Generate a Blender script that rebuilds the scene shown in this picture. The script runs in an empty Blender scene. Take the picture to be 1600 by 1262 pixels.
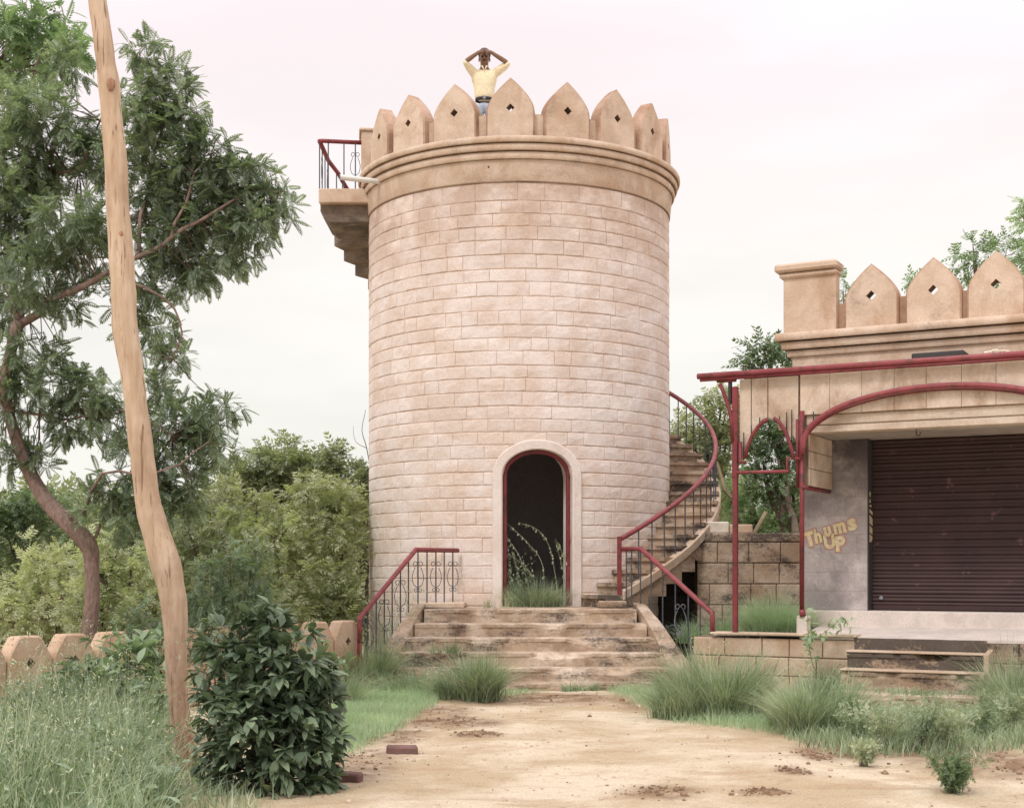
import bpy, bmesh, math, random
import numpy as np
from mathutils import Vector, Matrix, noise as mnoise
random.seed(7); rng = np.random.default_rng(7)
PI = math.pi
S = bpy.context.scene
COL = S.collection
# ---------------------------------------------------------------- camera
F = 2175.0; CAMH = 1.35; HY = 890.0
cam = bpy.data.cameras.new('camera'); camo = bpy.data.objects.new('camera', cam); COL.objects.link(camo)
camo.location = (0, 0, CAMH); camo.rotation_euler = (PI/2, 0, 0)
cam.sensor_width = 36; cam.lens = F/1600*36; cam.shift_y = (HY-631)/1600
cam.clip_start = .1; cam.clip_end = 3000
S.camera = camo
# ---------------------------------------------------------------- sky (overcast, pinkish high cloud)
W = bpy.data.worlds.new('World'); S.world = W; W.use_nodes = True
nt = W.node_tree; nt.nodes.clear()
def N(t, ty, **kw):
    n = t.nodes.new(ty)
    for k, v in kw.items():
        if k[0] == '_': n.inputs[int(k[1:])].default_value = v
        else: setattr(n, k, v)
    return n
def ramp(t, fac, stops, interp='LINEAR'):
    r = t.nodes.new('ShaderNodeValToRGB'); t.links.new(fac, r.inputs[0]); e = r.color_ramp
    e.interpolation = interp
    e.elements[0].position = stops[0][0]; e.elements[-1].position = stops[-1][0]
    c = lambda v: tuple(v)+(1,) if not isinstance(v, (int, float)) else (v, v, v, 1)
    e.elements[0].color = c(stops[0][1]); e.elements[-1].color = c(stops[-1][1])
    for p, v in stops[1:-1]:
        x = e.elements.new(p); x.color = c(v)
    return r.outputs[0]
SUN_EL, SUN_AZ = math.radians(52), math.radians(-150)   # azimuth measured from +Y towards +X
tc = N(nt, 'ShaderNodeTexCoord'); sep = N(nt, 'ShaderNodeSeparateXYZ'); nt.links.new(tc.outputs['Generated'], sep.inputs[0])
mp = N(nt, 'ShaderNodeMapping'); mp.inputs['Scale'].default_value = (1.2, 1.2, 5.5); nt.links.new(tc.outputs['Generated'], mp.inputs[0])
cl = N(nt, 'ShaderNodeTexNoise'); cl.inputs['Scale'].default_value = 1.9; cl.inputs['Detail'].default_value = 4.5; cl.inputs['Roughness'].default_value = .5
nt.links.new(mp.outputs[0], cl.inputs[0])
add = N(nt, 'ShaderNodeMath', operation='MULTIPLY_ADD'); nt.links.new(cl.outputs[0], add.inputs[0]); add.inputs[1].default_value = .16
sb = N(nt, 'ShaderNodeMath', operation='SUBTRACT'); nt.links.new(sep.outputs[2], sb.inputs[0]); sb.inputs[1].default_value = .08
nt.links.new(sb.outputs[0], add.inputs[2])
base = ramp(nt, add.outputs[0], [(0, (.86, .85, .79)), (.12, (.86, .85, .80)), (.22, (.90, .87, .84)), (.33, (.95, .855, .88)), (.5, (.97, .89, .91)), (1, (1.0, .97, .98))])
lum = ramp(nt, sep.outputs[2], [(0, .98), (.38, 1.02), (.6, 1.35), (1, 1.7)])
shade = ramp(nt, cl.outputs[0], [(.36, .94), (.62, 1.04)])
m1 = N(nt, 'ShaderNodeMix', data_type='RGBA', blend_type='MULTIPLY', _0=1.0); nt.links.new(base, m1.inputs[6]); nt.links.new(lum, m1.inputs[7])
m2 = N(nt, 'ShaderNodeMix', data_type='RGBA', blend_type='MULTIPLY', _0=1.0); nt.links.new(m1.outputs[2], m2.inputs[6]); nt.links.new(shade, m2.inputs[7])
bg1 = N(nt, 'ShaderNodeBackground'); bg1.inputs[1].default_value = 1.0; nt.links.new(m2.outputs[2], bg1.inputs[0])
nt.links.new(bg1.outputs[0], N(nt, 'ShaderNodeOutputWorld').inputs[0])
sl = bpy.data.lights.new('sun', 'SUN'); sl.energy = 1.5; sl.angle = math.radians(14); sl.color = (1, .95, .88)
so = bpy.data.objects.new('sun', sl); COL.objects.link(so)
sd = Vector((math.cos(SUN_EL)*math.sin(SUN_AZ), math.cos(SUN_EL)*math.cos(SUN_AZ), math.sin(SUN_EL)))
so.rotation_euler = sd.to_track_quat('Z', 'Y').to_euler(); so.location = sd*60
S.view_settings.view_transform = 'Standard'; S.view_settings.look = 'None'
S.view_settings.exposure = 0.13; S.view_settings.gamma = 1; S.view_settings.use_curve_mapping = False
S.cycles.max_bounces = 6; S.cycles.diffuse_bounces = 4; S.cycles.transparent_max_bounces = 8
# ---------------------------------------------------------------- materials
def lin(r, g, b):
    f = lambda c: (c/255/12.92 if c/255 <= .04045 else ((c/255+.055)/1.055)**2.4)
    return (f(r), f(g), f(b))
def newmat(name):
    m = bpy.data.materials.new(name); m.use_nodes = True; t = m.node_tree
    b = t.nodes['Principled BSDF']; return m, t, b
def noi(t, vec, scale, detail=4, rough=.55, dist=0):
    n = N(t, 'ShaderNodeTexNoise'); n.inputs['Scale'].default_value = scale; n.inputs['Detail'].default_value = detail
    n.inputs['Roughness'].default_value = rough; n.inputs['Distortion'].default_value = dist
    if vec is not None: t.links.new(vec, n.inputs[0])
    return n.outputs[0]
def pos(t, sc=(1, 1, 1)):
    g = N(t, 'ShaderNodeNewGeometry')
    if sc == (1, 1, 1): return g.outputs['Position'], g
    m = N(t, 'ShaderNodeMapping'); m.inputs['Scale'].default_value = sc; t.links.new(g.outputs['Position'], m.inputs[0]); return m.outputs[0], g
def mixc(t, fac, a, b, blend='MIX'):
    m = N(t, 'ShaderNodeMix', data_type='RGBA', blend_type=blend)
    for k, v in ((0, fac), (6, a), (7, b)):
        if isinstance(v, bpy.types.NodeSocket): t.links.new(v, m.inputs[k])
        else: m.inputs[k].default_value = v if k == 0 else tuple(v)+(1,)
    return m.outputs[2]
def piece_rand(t, g):
    oi = N(t, 'ShaderNodeObjectInfo'); a = N(t, 'ShaderNodeMath', operation='ADD'); fr = N(t, 'ShaderNodeMath', operation='FRACT')
    t.links.new(oi.outputs['Random'], a.inputs[0]); t.links.new(g.outputs['Random Per Island'], a.inputs[1]); t.links.new(a.outputs[0], fr.inputs[0])
    return fr.outputs[0]
def stone(name, a, b, stain, st=(.45, .75), sta=.7, streak=1, sscale=1.3, lichen=None, lt=(.6, .68), lscale=1.5, la=.85, rnd=.1, bump=.35, rough=.92, grain=45, mix=3.0, lstreak=.8, topdirt=None):
    e_ = lambda v: tuple(.5+(q-.5)*.55 for q in v)
    st = e_(st); lt = e_(lt)
    m, t, bs = newmat(name)
    p, g = pos(t)
    c = mixc(t, ramp(t, noi(t, p, mix, 6, .6), [(.4, 0), (.6, 1)]), a, b)
    r = piece_rand(t, g)
    c = mixc(t, 1.0, c, ramp(t, r, [(0, 1-rnd), (1, 1+rnd*.6)]), 'MULTIPLY')
    ps, _ = pos(t, (1, 1, 1/streak))
    c = mixc(t, ramp(t, noi(t, ps, sscale, 7, .65, .4), [(st[0], 0), (st[1], sta)]), c, stain)
    if topdirt:   # old run-off dirt under the moulding (z0 -> z1)
        sx = N(t, 'ShaderNodeSeparateXYZ'); t.links.new(g.outputs['Position'], sx.inputs[0])
        mr = N(t, 'ShaderNodeMapRange'); t.links.new(sx.outputs[2], mr.inputs[0]); mr.inputs[1].default_value = topdirt[0]; mr.inputs[2].default_value = topdirt[1]
        mu = N(t, 'ShaderNodeMath', operation='MULTIPLY'); t.links.new(mr.outputs[0], mu.inputs[0]); t.links.new(ramp(t, noi(t, ps, 2.4, 6, .6), [(.34, 0), (.56, topdirt[2])]), mu.inputs[1])
        c = mixc(t, mu.outputs[0], c, topdirt[3] if len(topdirt) > 3 else stain)
    if lichen:
        pl, _ = pos(t, (1, 1, 1/lstreak))
        hi = N(t, 'ShaderNodeMath', operation='MULTIPLY'); t.links.new(noi(t, p, 34, 6, .75), hi.inputs[0]); hi.inputs[1].default_value = .30
        md = N(t, 'ShaderNodeMath', operation='MULTIPLY_ADD'); t.links.new(noi(t, pl, lscale, 8, .72, .3), md.inputs[0]); md.inputs[1].default_value = .70; t.links.new(hi.outputs[0], md.inputs[2])
        lo_, hi_ = lt[0]-.025, lt[1]+.03
        f = ramp(t, md.outputs[0], [(lo_, 0), ((lo_+hi_)/2, la*.35), (hi_, la)])
        c = mixc(t, f, c, lichen)
    c = mixc(t, 1.0, c, ramp(t, noi(t, p, grain, 3, .7), [(.3, .88), (.7, 1.07)]), 'MULTIPLY')
    t.links.new(c, bs.inputs['Base Color']); bs.inputs['Roughness'].default_value = rough
    bs.inputs['Specular IOR Level'].default_value = .2
    bp = N(t, 'ShaderNodeBump'); bp.inputs['Strength'].default_value = bump; bp.inputs['Distance'].default_value = .02
    ad = N(t, 'ShaderNodeMath', operation='MULTIPLY_ADD'); t.links.new(noi(t, p, grain*.35, 6, .65), ad.inputs[0]); ad.inputs[1].default_value = .6
    t.links.new(noi(t, p, 7, 3), ad.inputs[2]); t.links.new(ad.outputs[0], bp.inputs['Height']); t.links.new(bp.outputs[0], bs.inputs['Normal'])
    return m
def paint(name, a, b, rust=None, rough=.45, scale=14, th=(.55, .68), bump=.15, amt=.9):
    m, t, bs = newmat(name); p, g = pos(t)
    c = mixc(t, ramp(t, noi(t, p, scale*.4, 5), [(.35, 0), (.7, 1)]), a, b)
    if rust: c = mixc(t, ramp(t, noi(t, p, scale, 8, .7, .3), [(th[0], 0), (th[1], amt)]), c, rust)
    t.links.new(c, bs.inputs['Base Color']); bs.inputs['Roughness'].default_value = rough; bs.inputs['Specular IOR Level'].default_value = .35
    bp = N(t, 'ShaderNodeBump'); bp.inputs['Strength'].default_value = bump; bp.inputs['Distance'].default_value = .01
    t.links.new(noi(t, p, scale*3, 5), bp.inputs['Height']); t.links.new(bp.outputs[0], bs.inputs['Normal'])
    return m
def leafmat(name, stops, trans=.35, big=1.2, rough=.5, tcol=None):
    m, t, bs = newmat(name); p, g = pos(t)
    oi = N(t, 'ShaderNodeObjectInfo'); a = N(t, 'ShaderNodeMath', operation='ADD'); fr = N(t, 'ShaderNodeMath', operation='FRACT')
    t.links.new(oi.outputs['Random'], a.inputs[0]); t.links.new(g.outputs['Random Per Island'], a.inputs[1]); t.links.new(a.outputs[0], fr.inputs[0])
    f = N(t, 'ShaderNodeMath', operation='MULTIPLY_ADD'); t.links.new(fr.outputs[0], f.inputs[0]); f.inputs[1].default_value = .55
    h = N(t, 'ShaderNodeMath', operation='MULTIPLY_ADD'); t.links.new(noi(t, p, big, 4), h.inputs[0]); h.inputs[1].default_value = 1.5; h.inputs[2].default_value = -.5
    t.links.new(h.outputs[0], f.inputs[2])
    c = ramp(t, f.outputs[0], stops)
    t.links.new(c, bs.inputs['Base Color']); bs.inputs['Roughness'].default_value = rough; bs.inputs['Specular IOR Level'].default_value = .35
    tr = N(t, 'ShaderNodeBsdfTranslucent')
    cc = mixc(t, 1.0, c, tcol or (1.2, 1.35, .7), 'MULTIPLY'); t.links.new(cc, tr.inputs[0])
    mx = N(t, 'ShaderNodeMixShader'); mx.inputs[0].default_value = trans
    t.links.new(bs.outputs[0], mx.inputs[1]); t.links.new(tr.outputs[0], mx.inputs[2])
    t.links.new(mx.outputs[0], t.nodes['Material Output'].inputs[0])
    return m
def flat(name, c, rough=.8):
    m, t, bs = newmat(name); p, g = pos(t)
    cc = mixc(t, 1.0, c, ramp(t, noi(t, p, 30, 4), [(.3, .85), (.7, 1.1)]), 'MULTIPLY')
    t.links.new(cc, bs.inputs['Base Color']); bs.inputs['Roughness'].default_value = rough; bs.inputs['Specular IOR Level'].default_value = .25
    return m
BLK = (.05, .043, .042)
M = {}
M['tower'] = stone('limewashed_stone', (.71, .59, .52), (.80, .71, .67), (.62, .46, .35), st=(.52, .8), sta=.5, streak=.8, sscale=1.6, rnd=.05, bump=.5, mix=2.2, grain=38, topdirt=(5.0, 6.35, .85, (.46, .33, .255)))
M['joint'] = stone('rusty_mortar', (.58, .42, .315), (.69, .555, .47), (.46, .31, .215), rnd=0, bump=.3, sta=.6, mix=1.6, topdirt=(4.9, 6.4, .6, (.36, .24, .16)))
M['plaster'] = stone('ochre_plaster', (.57, .43, .325), (.67, .535, .43), (.45, .29, .19), st=(.47, .74), sta=.65, streak=1.6, sscale=1.9, rnd=.05, bump=.3, grain=60, lichen=(.22, .17, .14), lt=(.56, .70), lscale=2.6, la=.5)
M['rustedge'] = stone('rust_stained_edge', (.40, .25, .17), (.52, .37, .28), (.28, .16, .105), rnd=.05, bump=.3, lichen=(.16, .11, .08), lt=(.62, .72), lscale=4, la=.6)
M['groove'] = stone('dirty_groove', (.27, .18, .12), (.38, .26, .18), (.16, .11, .08), rnd=0)
M['surround'] = stone('pale_pink_plaster', (.73, .635, .585), (.80, .72, .68), (.62, .49, .42), sta=.35, rnd=.03, bump=.15, lichen=(.30, .24, .22), lt=(.68, .75), lscale=3, la=.5)
M['step'] = stone('weathered_step_stone', (.47, .355, .26), (.61, .50, .40), (.33, .225, .155), st=(.42, .68), sta=.8, streak=.5, sscale=2.6, lichen=BLK, lt=(.51, .62), lscale=1.7, la=.82, rnd=.08, bump=.6, lstreak=.35)
M['curb'] = stone('cement_curb', (.56, .43, .32), (.66, .53, .42), (.42, .29, .2), st=(.45, .75), sta=.6, lichen=BLK, lt=(.66, .72), lscale=2.5, la=.6, bump=.35)
M['black_step'] = stone('black_algae_stone', (.50, .36, .235), (.60, .46, .33), (.36, .24, .16), sta=.6, lichen=(.055, .05, .052), lt=(.28, .42), lscale=1.4, la=.86, bump=.6, rnd=.05, lstreak=.5)
M['wallblock'] = stone('stained_block', (.46, .345, .25), (.57, .46, .36), (.35, .23, .15), sta=.8, lichen=BLK, lt=(.46, .57), lscale=1.6, la=.85, rnd=.14, bump=.5, lstreak=.6)
M['shadeblock'] = stone('shade_black_block', (.05, .043, .04), (.08, .065, .055), (.03, .027, .025), sta=.9, rnd=.2, bump=.5)  # near-black stands in for the shade in the stair hollow
M['darkmortar'] = stone('dark_mortar', (.16, .12, .09), (.24, .18, .13), (.06, .05, .045), rnd=0)
M['porchblock'] = stone('orange_buff_block', (.52, .375, .27), (.62, .48, .37), (.42, .27, .17), sta=.7, rnd=.09, bump=.45, lichen=(.15, .1, .08), lt=(.66, .74), lscale=1.5, la=.5)
M['under'] = stone('dark_concrete', (.20, .16, .135), (.30, .24, .19), (.10, .08, .07), sta=.8, streak=.3, rnd=.15, bump=.5, lichen=(.05, .045, .04), lt=(.55, .62), lscale=3, la=.7)  # darker concrete of the upper steps, landing bracket and canopy slab
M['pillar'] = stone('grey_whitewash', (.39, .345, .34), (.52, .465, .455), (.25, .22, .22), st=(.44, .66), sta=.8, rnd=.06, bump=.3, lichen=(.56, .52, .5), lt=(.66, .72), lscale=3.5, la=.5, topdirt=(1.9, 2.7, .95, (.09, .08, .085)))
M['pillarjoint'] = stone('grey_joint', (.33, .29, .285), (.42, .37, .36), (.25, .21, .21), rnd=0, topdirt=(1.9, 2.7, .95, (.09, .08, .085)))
M['floor'] = stone('pale_cement_floor', (.60, .53, .49), (.70, .62, .57), (.45, .38, .33), st=(.55, .8), sta=.5, streak=1, rnd=.02, bump=.2, lichen=(.25, .22, .21), lt=(.66, .74), lscale=2.2, la=.6)
M['beam'] = stone('beam_plaster', (.54, .43, .34), (.64, .54, .45), (.40, .29, .21), st=(.45, .8), sta=.6, streak=.4, sscale=1.4, rnd=.05, bump=.3, lichen=(.2, .15, .12), lt=(.68, .74), lscale=2.5, la=.7, lstreak=.3)
M['panel'] = stone('stained_fascia_panel', (.58, .46, .36), (.68, .57, .47), (.36, .24, .16), st=(.46, .72), sta=.7, streak=1.7, sscale=2.6, rnd=.06, bump=.25, lichen=(.24, .19, .16), lt=(.62, .72), lscale=1.7, la=.5, lstreak=1.5)
M['soffit'] = stone('grey_soffit', (.36, .31, .28), (.46, .41, .37), (.26, .21, .18), sta=.6, streak=1, rnd=.03)
M['boundary'] = stone('orange_plaster', (.52, .355, .245), (.62, .46, .34), (.48, .30, .19), sta=.6, streak=2, rnd=.06, bump=.25, lichen=(.26, .19, .15), lt=(.66, .75), lscale=2.5, la=.5)
M['shutter'] = paint('maroon_shutter_paint', (.042, .023, .022), (.062, .032, .031), rust=(.30, .15, .16), rough=.55, scale=6, th=(.625, .65), bump=.1, amt=.35)
M['red'] = paint('dark_red_paint', (.23, .045, .055), (.31, .075, .085), rust=(.12, .05, .04), rough=.5, scale=11, th=(.5, .6), amt=.65)
M['oldred'] = paint('old_maroon_paint', (.17, .03, .037), (.25, .048, .055), rust=(.07, .03, .028), rough=.5, scale=10, th=(.5, .65))
M['rod'] = paint('blue_grey_iron', (.06, .07, .095), (.10, .12, .165), rust=(.055, .035, .03), rough=.5, scale=25, th=(.5, .62))
M['scroll'] = paint('flaking_iron_scroll', (.30, .31, .35), (.12, .13, .16), rust=(.06, .04, .035), rough=.5, scale=40, th=(.55, .65))
M['pvc'] = paint('white_plastic_pipe', (.70, .68, .66), (.78, .76, .75), rough=.35, scale=6)
M['void'] = flat('dark_interior_plaster', (.55, .50, .50))
M['clod'] = stone('earth_clod', (.24, .15, .09), (.34, .23, .15), (.14, .09, .06), rnd=.2)
M['yellow'] = paint('yellow_lettering_paint', (.66, .54, .27), (.76, .65, .42), rough=.8, scale=30, rust=(.48, .42, .38), th=(.5, .58), amt=.75)
M['orange'] = paint('red_lettering_outline', (.48, .23, .18), (.52, .31, .25), rough=.8, scale=30, rust=(.45, .38, .36), th=(.5, .6), amt=.8)
M['paint_gap_shade'] = flat('black_jamb_paint_gap_shade', (.06, .055, .055), .6)  # jamb paint; also the painted-in shade of the roof gap
M['darkiron'] = flat('dark_iron', (.05, .045, .045), .6)
M['brick'] = stone('dark_red_brick', (.20, .10, .09), (.28, .15, .13), (.12, .08, .075), rnd=.2, bump=.7)
M['timber'] = stone('grey_timber', (.30, .24, .15), (.40, .33, .22), (.2, .16, .1), rnd=.1, bump=.4)
M['trash'] = stone('pale_cement_lump', (.62, .54, .44), (.74, .68, .6), (.5, .36, .24), rnd=.1, streak=3)
def bark(name, a, b, dark, sc=(1, 1, .12), s=22, bump=.9, knots=True):
    m, t, bs = newmat(name); p, g = pos(t, sc); p0, _ = pos(t)
    c = mixc(t, ramp(t, noi(t, p, s, 6, .6), [(.35, 0), (.65, 1)]), a, b)
    c = mixc(t, ramp(t, noi(t, p0, 2.5, 5), [(.5, 0), (.75, .6)]), c, dark)
    c = mixc(t, ramp(t, noi(t, p, s*2.2, 4, .6), [(.62, 0), (.7, .6)]), c, dark)
    t.links.new(c, bs.inputs['Base Color']); bs.inputs['Roughness'].default_value = .85; bs.inputs['Specular IOR Level'].default_value = .2
    bp = N(t, 'ShaderNodeBump'); bp.inputs['Strength'].default_value = bump; bp.inputs['Distance'].default_value = .02
    t.links.new(noi(t, p, s*1.2, 6, .65), bp.inputs['Height']); t.links.new(bp.outputs[0], bs.inputs['Normal'])
    return m
M['pole0'] = bark('peeled_bark', (.47, .335, .225), (.62, .48, .36), (.30, .18, .12), s=20, bump=.8)
M['polefoot'] = bark('reddish_bark', (.33, .17, .11), (.44, .27, .18), (.18, .09, .06), s=26)
def polemat():
    m = M['pole0']; t = m.node_tree; bs = t.nodes['Principled BSDF']; src = bs.inputs['Base Color'].links[0].from_socket
    p, g = pos(t); sx = N(t, 'ShaderNodeSeparateXYZ'); t.links.new(p, sx.inputs[0]); ps, _ = pos(t, (1, 1, .25))
    ad = N(t, 'ShaderNodeMath', operation='MULTIPLY_ADD'); t.links.new(noi(t, ps, 9, 6, .65), ad.inputs[0]); ad.inputs[1].default_value = -2.2; t.links.new(sx.outputs[2], ad.inputs[2])
    f = ramp(t, ad.outputs[0], [(0, 1), (.35, 0)]); mr = N(t, 'ShaderNodeMapRange'); t.links.new(ad.outputs[0], mr.inputs[0])
    for i, v in ((1, -1.1), (2, .25), (3, 1), (4, 0)): mr.inputs[i].default_value = v
    c = mixc(t, mr.outputs[0], src, mixc(t, ramp(t, noi(t, ps, 30, 6, .7), [(.4, 0), (.6, 1)]), (.24, .125, .085), (.42, .27, .19)))
    # long dark drying cracks
    pc, _ = pos(t, (1, 1, .05)); c = mixc(t, ramp(t, noi(t, pc, 34, 5, .6), [(.60, 0), (.645, .8)]), c, (.2, .12, .08))
    t.links.new(c, bs.inputs['Base Color']); return m
M['pole'] = polemat()
M['bark'] = bark('brown_bark', (.17, .115, .095), (.29, .21, .18), (.085, .06, .05), sc=(1, 1, .35), s=34)
M['twig'] = flat('grey_brown_twig', (.12, .09, .07))
M['neem'] = leafmat('neem_leaf', [(0, (.075, .095, .068)), (.5, (.175, .225, .155)), (1, (.37, .44, .32))], trans=.4, big=1.3)
M['neem2'] = leafmat('pale_neem_leaf', [(0, (.13, .19, .11)), (1, (.30, .42, .25))], trans=.4, big=1.3)
M['thicket'] = leafmat('yellow_green_leaf', [(0, (.19, .205, .12)), (.5, (.40, .43, .28)), (1, (.64, .66, .49))], trans=.42, big=1.1)
M['thicket2'] = leafmat('olive_leaf', [(0, (.12, .135, .085)), (.5, (.27, .30, .19)), (1, (.50, .54, .37))], trans=.4, big=1.2)
M['feather'] = leafmat('feathery_green_leaf', [(0, (.07, .10, .06)), (.5, (.15, .21, .12)), (1, (.30, .39, .25))], trans=.35, big=1.1)
M['broad'] = leafmat('glossy_dark_leaf', [(0, (.045, .068, .042)), (.5, (.115, .16, .10)), (1, (.25, .32, .20))], trans=.18, big=2.5, rough=.38)
M['midfeather'] = leafmat('mid_feathery_leaf', [(0, (.09, .125, .085)), (.5, (.19, .25, .17)), (1, (.36, .44, .32))], trans=.35, big=2)
M['broad2'] = leafmat('mid_green_leaf', [(0, (.09, .13, .08)), (.5, (.20, .275, .17)), (1, (.38, .48, .33))], trans=.28, big=2)
M['grass'] = leafmat('green_grass', [(0, (.085, .115, .065)), (.5, (.29, .365, .24)), (1, (.58, .64, .48))], trans=.25, big=2.5, rough=.6)
M['grass2'] = leafmat('pale_grass', [(0, (.14, .165, .10)), (.5, (.36, .41, .27)), (1, (.64, .66, .50))], trans=.25, big=2.5, rough=.6)
M['cover'] = leafmat('fresh_low_grass', [(0, (.22, .31, .19)), (.5, (.38, .50, .34)), (1, (.54, .65, .48))], trans=.35, big=2, rough=.7)
M['straw'] = leafmat('dry_straw', [(0, (.34, .28, .16)), (1, (.55, .50, .34))], trans=.25, big=3, tcol=(1, 1, .8))
M['skin'] = flat('brown_skin', (.22, .125, .085), .5)
M['hair'] = flat('black_hair', (.02, .017, .016), .5)
M['shirt'] = flat('yellow_cotton', (.80, .71, .50), .9)
M['jeans'] = flat('light_blue_denim', (.36, .43, .52), .9)
M['leather'] = flat('black_leather', (.03, .03, .035), .5)
# ---------------------------------------------------------------- mesh builder
class MB:
    def __init__(s): s.v = []; s.f = []; s.m = []
    def add(s, vs, fs, mi=0):
        o = len(s.v); s.v += [tuple(v) for v in vs]; s.f += [tuple(o+i for i in f) for f in fs]; s.m += [mi]*len(fs); return s
    def box(s, x0, x1, y0, y1, z0, z1, mi=0, b=0):
        if b == 0:
            vs = [(x, y, z) for z in (z0, z1) for y in (y0, y1) for x in (x0, x1)]
            return s.add(vs, [(0, 2, 3, 1), (4, 5, 7, 6), (0, 1, 5, 4), (2, 6, 7, 3), (0, 4, 6, 2), (1, 3, 7, 5)], mi)
        bm = bmesh.new(); bmesh.ops.create_cube(bm, size=1)
        for v in bm.verts: v.co = Vector(((x0+x1)/2+v.co.x*(x1-x0), (y0+y1)/2+v.co.y*(y1-y0), (z0+z1)/2+v.co.z*(z1-z0)))
        bmesh.ops.bevel(bm, geom=list(bm.edges), offset=b, segments=1, affect='EDGES')
        bm.verts.ensure_lookup_table()
        s.add([v.co[:] for v in bm.verts], [[v.index for v in f.verts] for f in bm.faces], mi); bm.free(); return s
    def tube(s, pts, r, n=8, mi=0, cap=True):
        pts = [Vector(p) for p in pts]; rs = r if isinstance(r, (list, tuple)) else [r]*len(pts)
        vs = []; fs = []; up = None
        for i, p in enumerate(pts):
            d = (pts[min(i+1, len(pts)-1)]-pts[max(i-1, 0)])
            if d.length < 1e-9: d = Vector((0, 0, 1))
            d.normalize()
            if up is None: up = Vector((0, 0, 1)) if abs(d.z) < .9 else Vector((0, 1, 0))
            a = d.cross(up)
            if a.length < 1e-4: a = d.cross(Vector((1, 0, 0)))
            a.normalize(); b = a.cross(d); up = b
            for k in range(n):
                an = 2*PI*k/n; vs.append(p+(a*math.cos(an)+b*math.sin(an))*rs[i])
        for i in range(len(pts)-1):
            for k in range(n): fs.append((i*n+k, i*n+(k+1) % n, (i+1)*n+(k+1) % n, (i+1)*n+k))
        if cap: fs.append(tuple(range(n-1, -1, -1))); fs.append(tuple((len(pts)-1)*n+k for k in range(n)))
        return s.add(vs, fs, mi)
    def prism(s, poly, fn, y0, y1, mi=0, me=None):
        """poly: list of (a,b), fn(a,b,y)->xyz"""
        n = len(poly); vs = [fn(a, b, y0) for a, b in poly]+[fn(a, b, y1) for a, b in poly]
        s.add(vs, [tuple(range(n-1, -1, -1)), tuple(range(n, 2*n))], mi)
        o = len(s.v)-2*n
        s.f += [(o+i, o+(i+1) % n, o+n+(i+1) % n, o+n+i) for i in range(n)]; s.m += [mi if me is None else me]*n
        return s
    def lathe(s, prof, n=96, mi=None, a0=0, a1=2*PI, fn=None):
        full = abs(a1-a0-2*PI) < 1e-6; k = n if full else n+1; vs = []; m = len(prof)
        for i in range(k):
            a = a0+(a1-a0)*i/n
            for r, z in prof: vs.append((r*math.sin(a), -r*math.cos(a), z))
        fs = []; ms = []
        for i in range(n):
            j = (i+1) % k
            for q in range(m-1):
                fs.append((i*m+q, j*m+q, j*m+q+1, i*m+q+1)); ms.append(0 if mi is None else mi[q])
        o = len(s.v); s.v += vs; s.f += [tuple(o+x for x in f) for f in fs]; s.m += ms; return s
def mesh_from(name, mb, mats, smooth=False):
    me = bpy.data.meshes.new(name); me.from_pydata(mb.v, [], mb.f)
    for m in (mats if isinstance(mats, (list, tuple)) else [mats]): me.materials.append(m)
    if any(mb.m): me.polygons.foreach_set('material_index', mb.m)
    bm = bmesh.new(); bm.from_mesh(me); bmesh.ops.recalc_face_normals(bm, faces=bm.faces); bm.to_mesh(me); bm.free()
    if smooth is True: me.polygons.foreach_set('use_smooth', [True]*len(me.polygons))
    me.update()
    if smooth == 'auto':
        me.polygons.foreach_set('use_smooth', [True]*len(me.polygons)); me.set_sharp_from_angle(angle=math.radians(35))
    return me
def link(name, data, parent=None, loc=(0, 0, 0), rot=(0, 0, 0), kind=None):
    o = bpy.data.objects.new(name, data); COL.objects.link(o); o.location = loc; o.rotation_euler = rot
    if parent is not None: o.parent = parent
    if kind: o['kind'] = kind
    return o
def obj(name, mb, mats, parent=None, smooth=False, kind=None, world=False):
    """mesh object; mb coordinates local to the parent (or world coords if world=True), origin moved to its own base centre"""
    if world and parent is not None:
        iw = wm(parent).inverted(); mb.v = [tuple(iw @ Vector(v)) for v in mb.v]
    xs = np.array(mb.v); lo = xs.min(0); hi = xs.max(0); c = ((lo[0]+hi[0])/2, (lo[1]+hi[1])/2, lo[2])
    mb.v = (xs-np.array(c)).tolist()
    return link(name, mesh_from(name, mb, mats, smooth), parent, c, kind=kind)
def wm(o):
    m = Matrix.Translation(o.location) @ o.rotation_euler.to_matrix().to_4x4() @ Matrix.Diagonal((*o.scale, 1))
    return wm(o.parent) @ m if o.parent else m
def tag(o, label=None, cat=None, group=None, kind=None):
    if label: o['label'] = label
    if cat: o['category'] = cat
    if group: o['group'] = group
    if kind: o['kind'] = kind
    return o
def thing(name, label, cat, loc=(0, 0, 0), rotz=0, group=None):
    o = bpy.data.objects.new(name, None); COL.objects.link(o); o.location = loc; o.rotation_euler = (0, 0, rotz)
    o.empty_display_size = .3
    return tag(o, label, cat, group)
def W3(px, py, d): return Vector(((px-800)/F*d, d, CAMH-(py-HY)/F*d))
def G3(px, py): d = F*CAMH/(py-HY); return Vector(((px-800)/F*d, d, 0))
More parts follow.
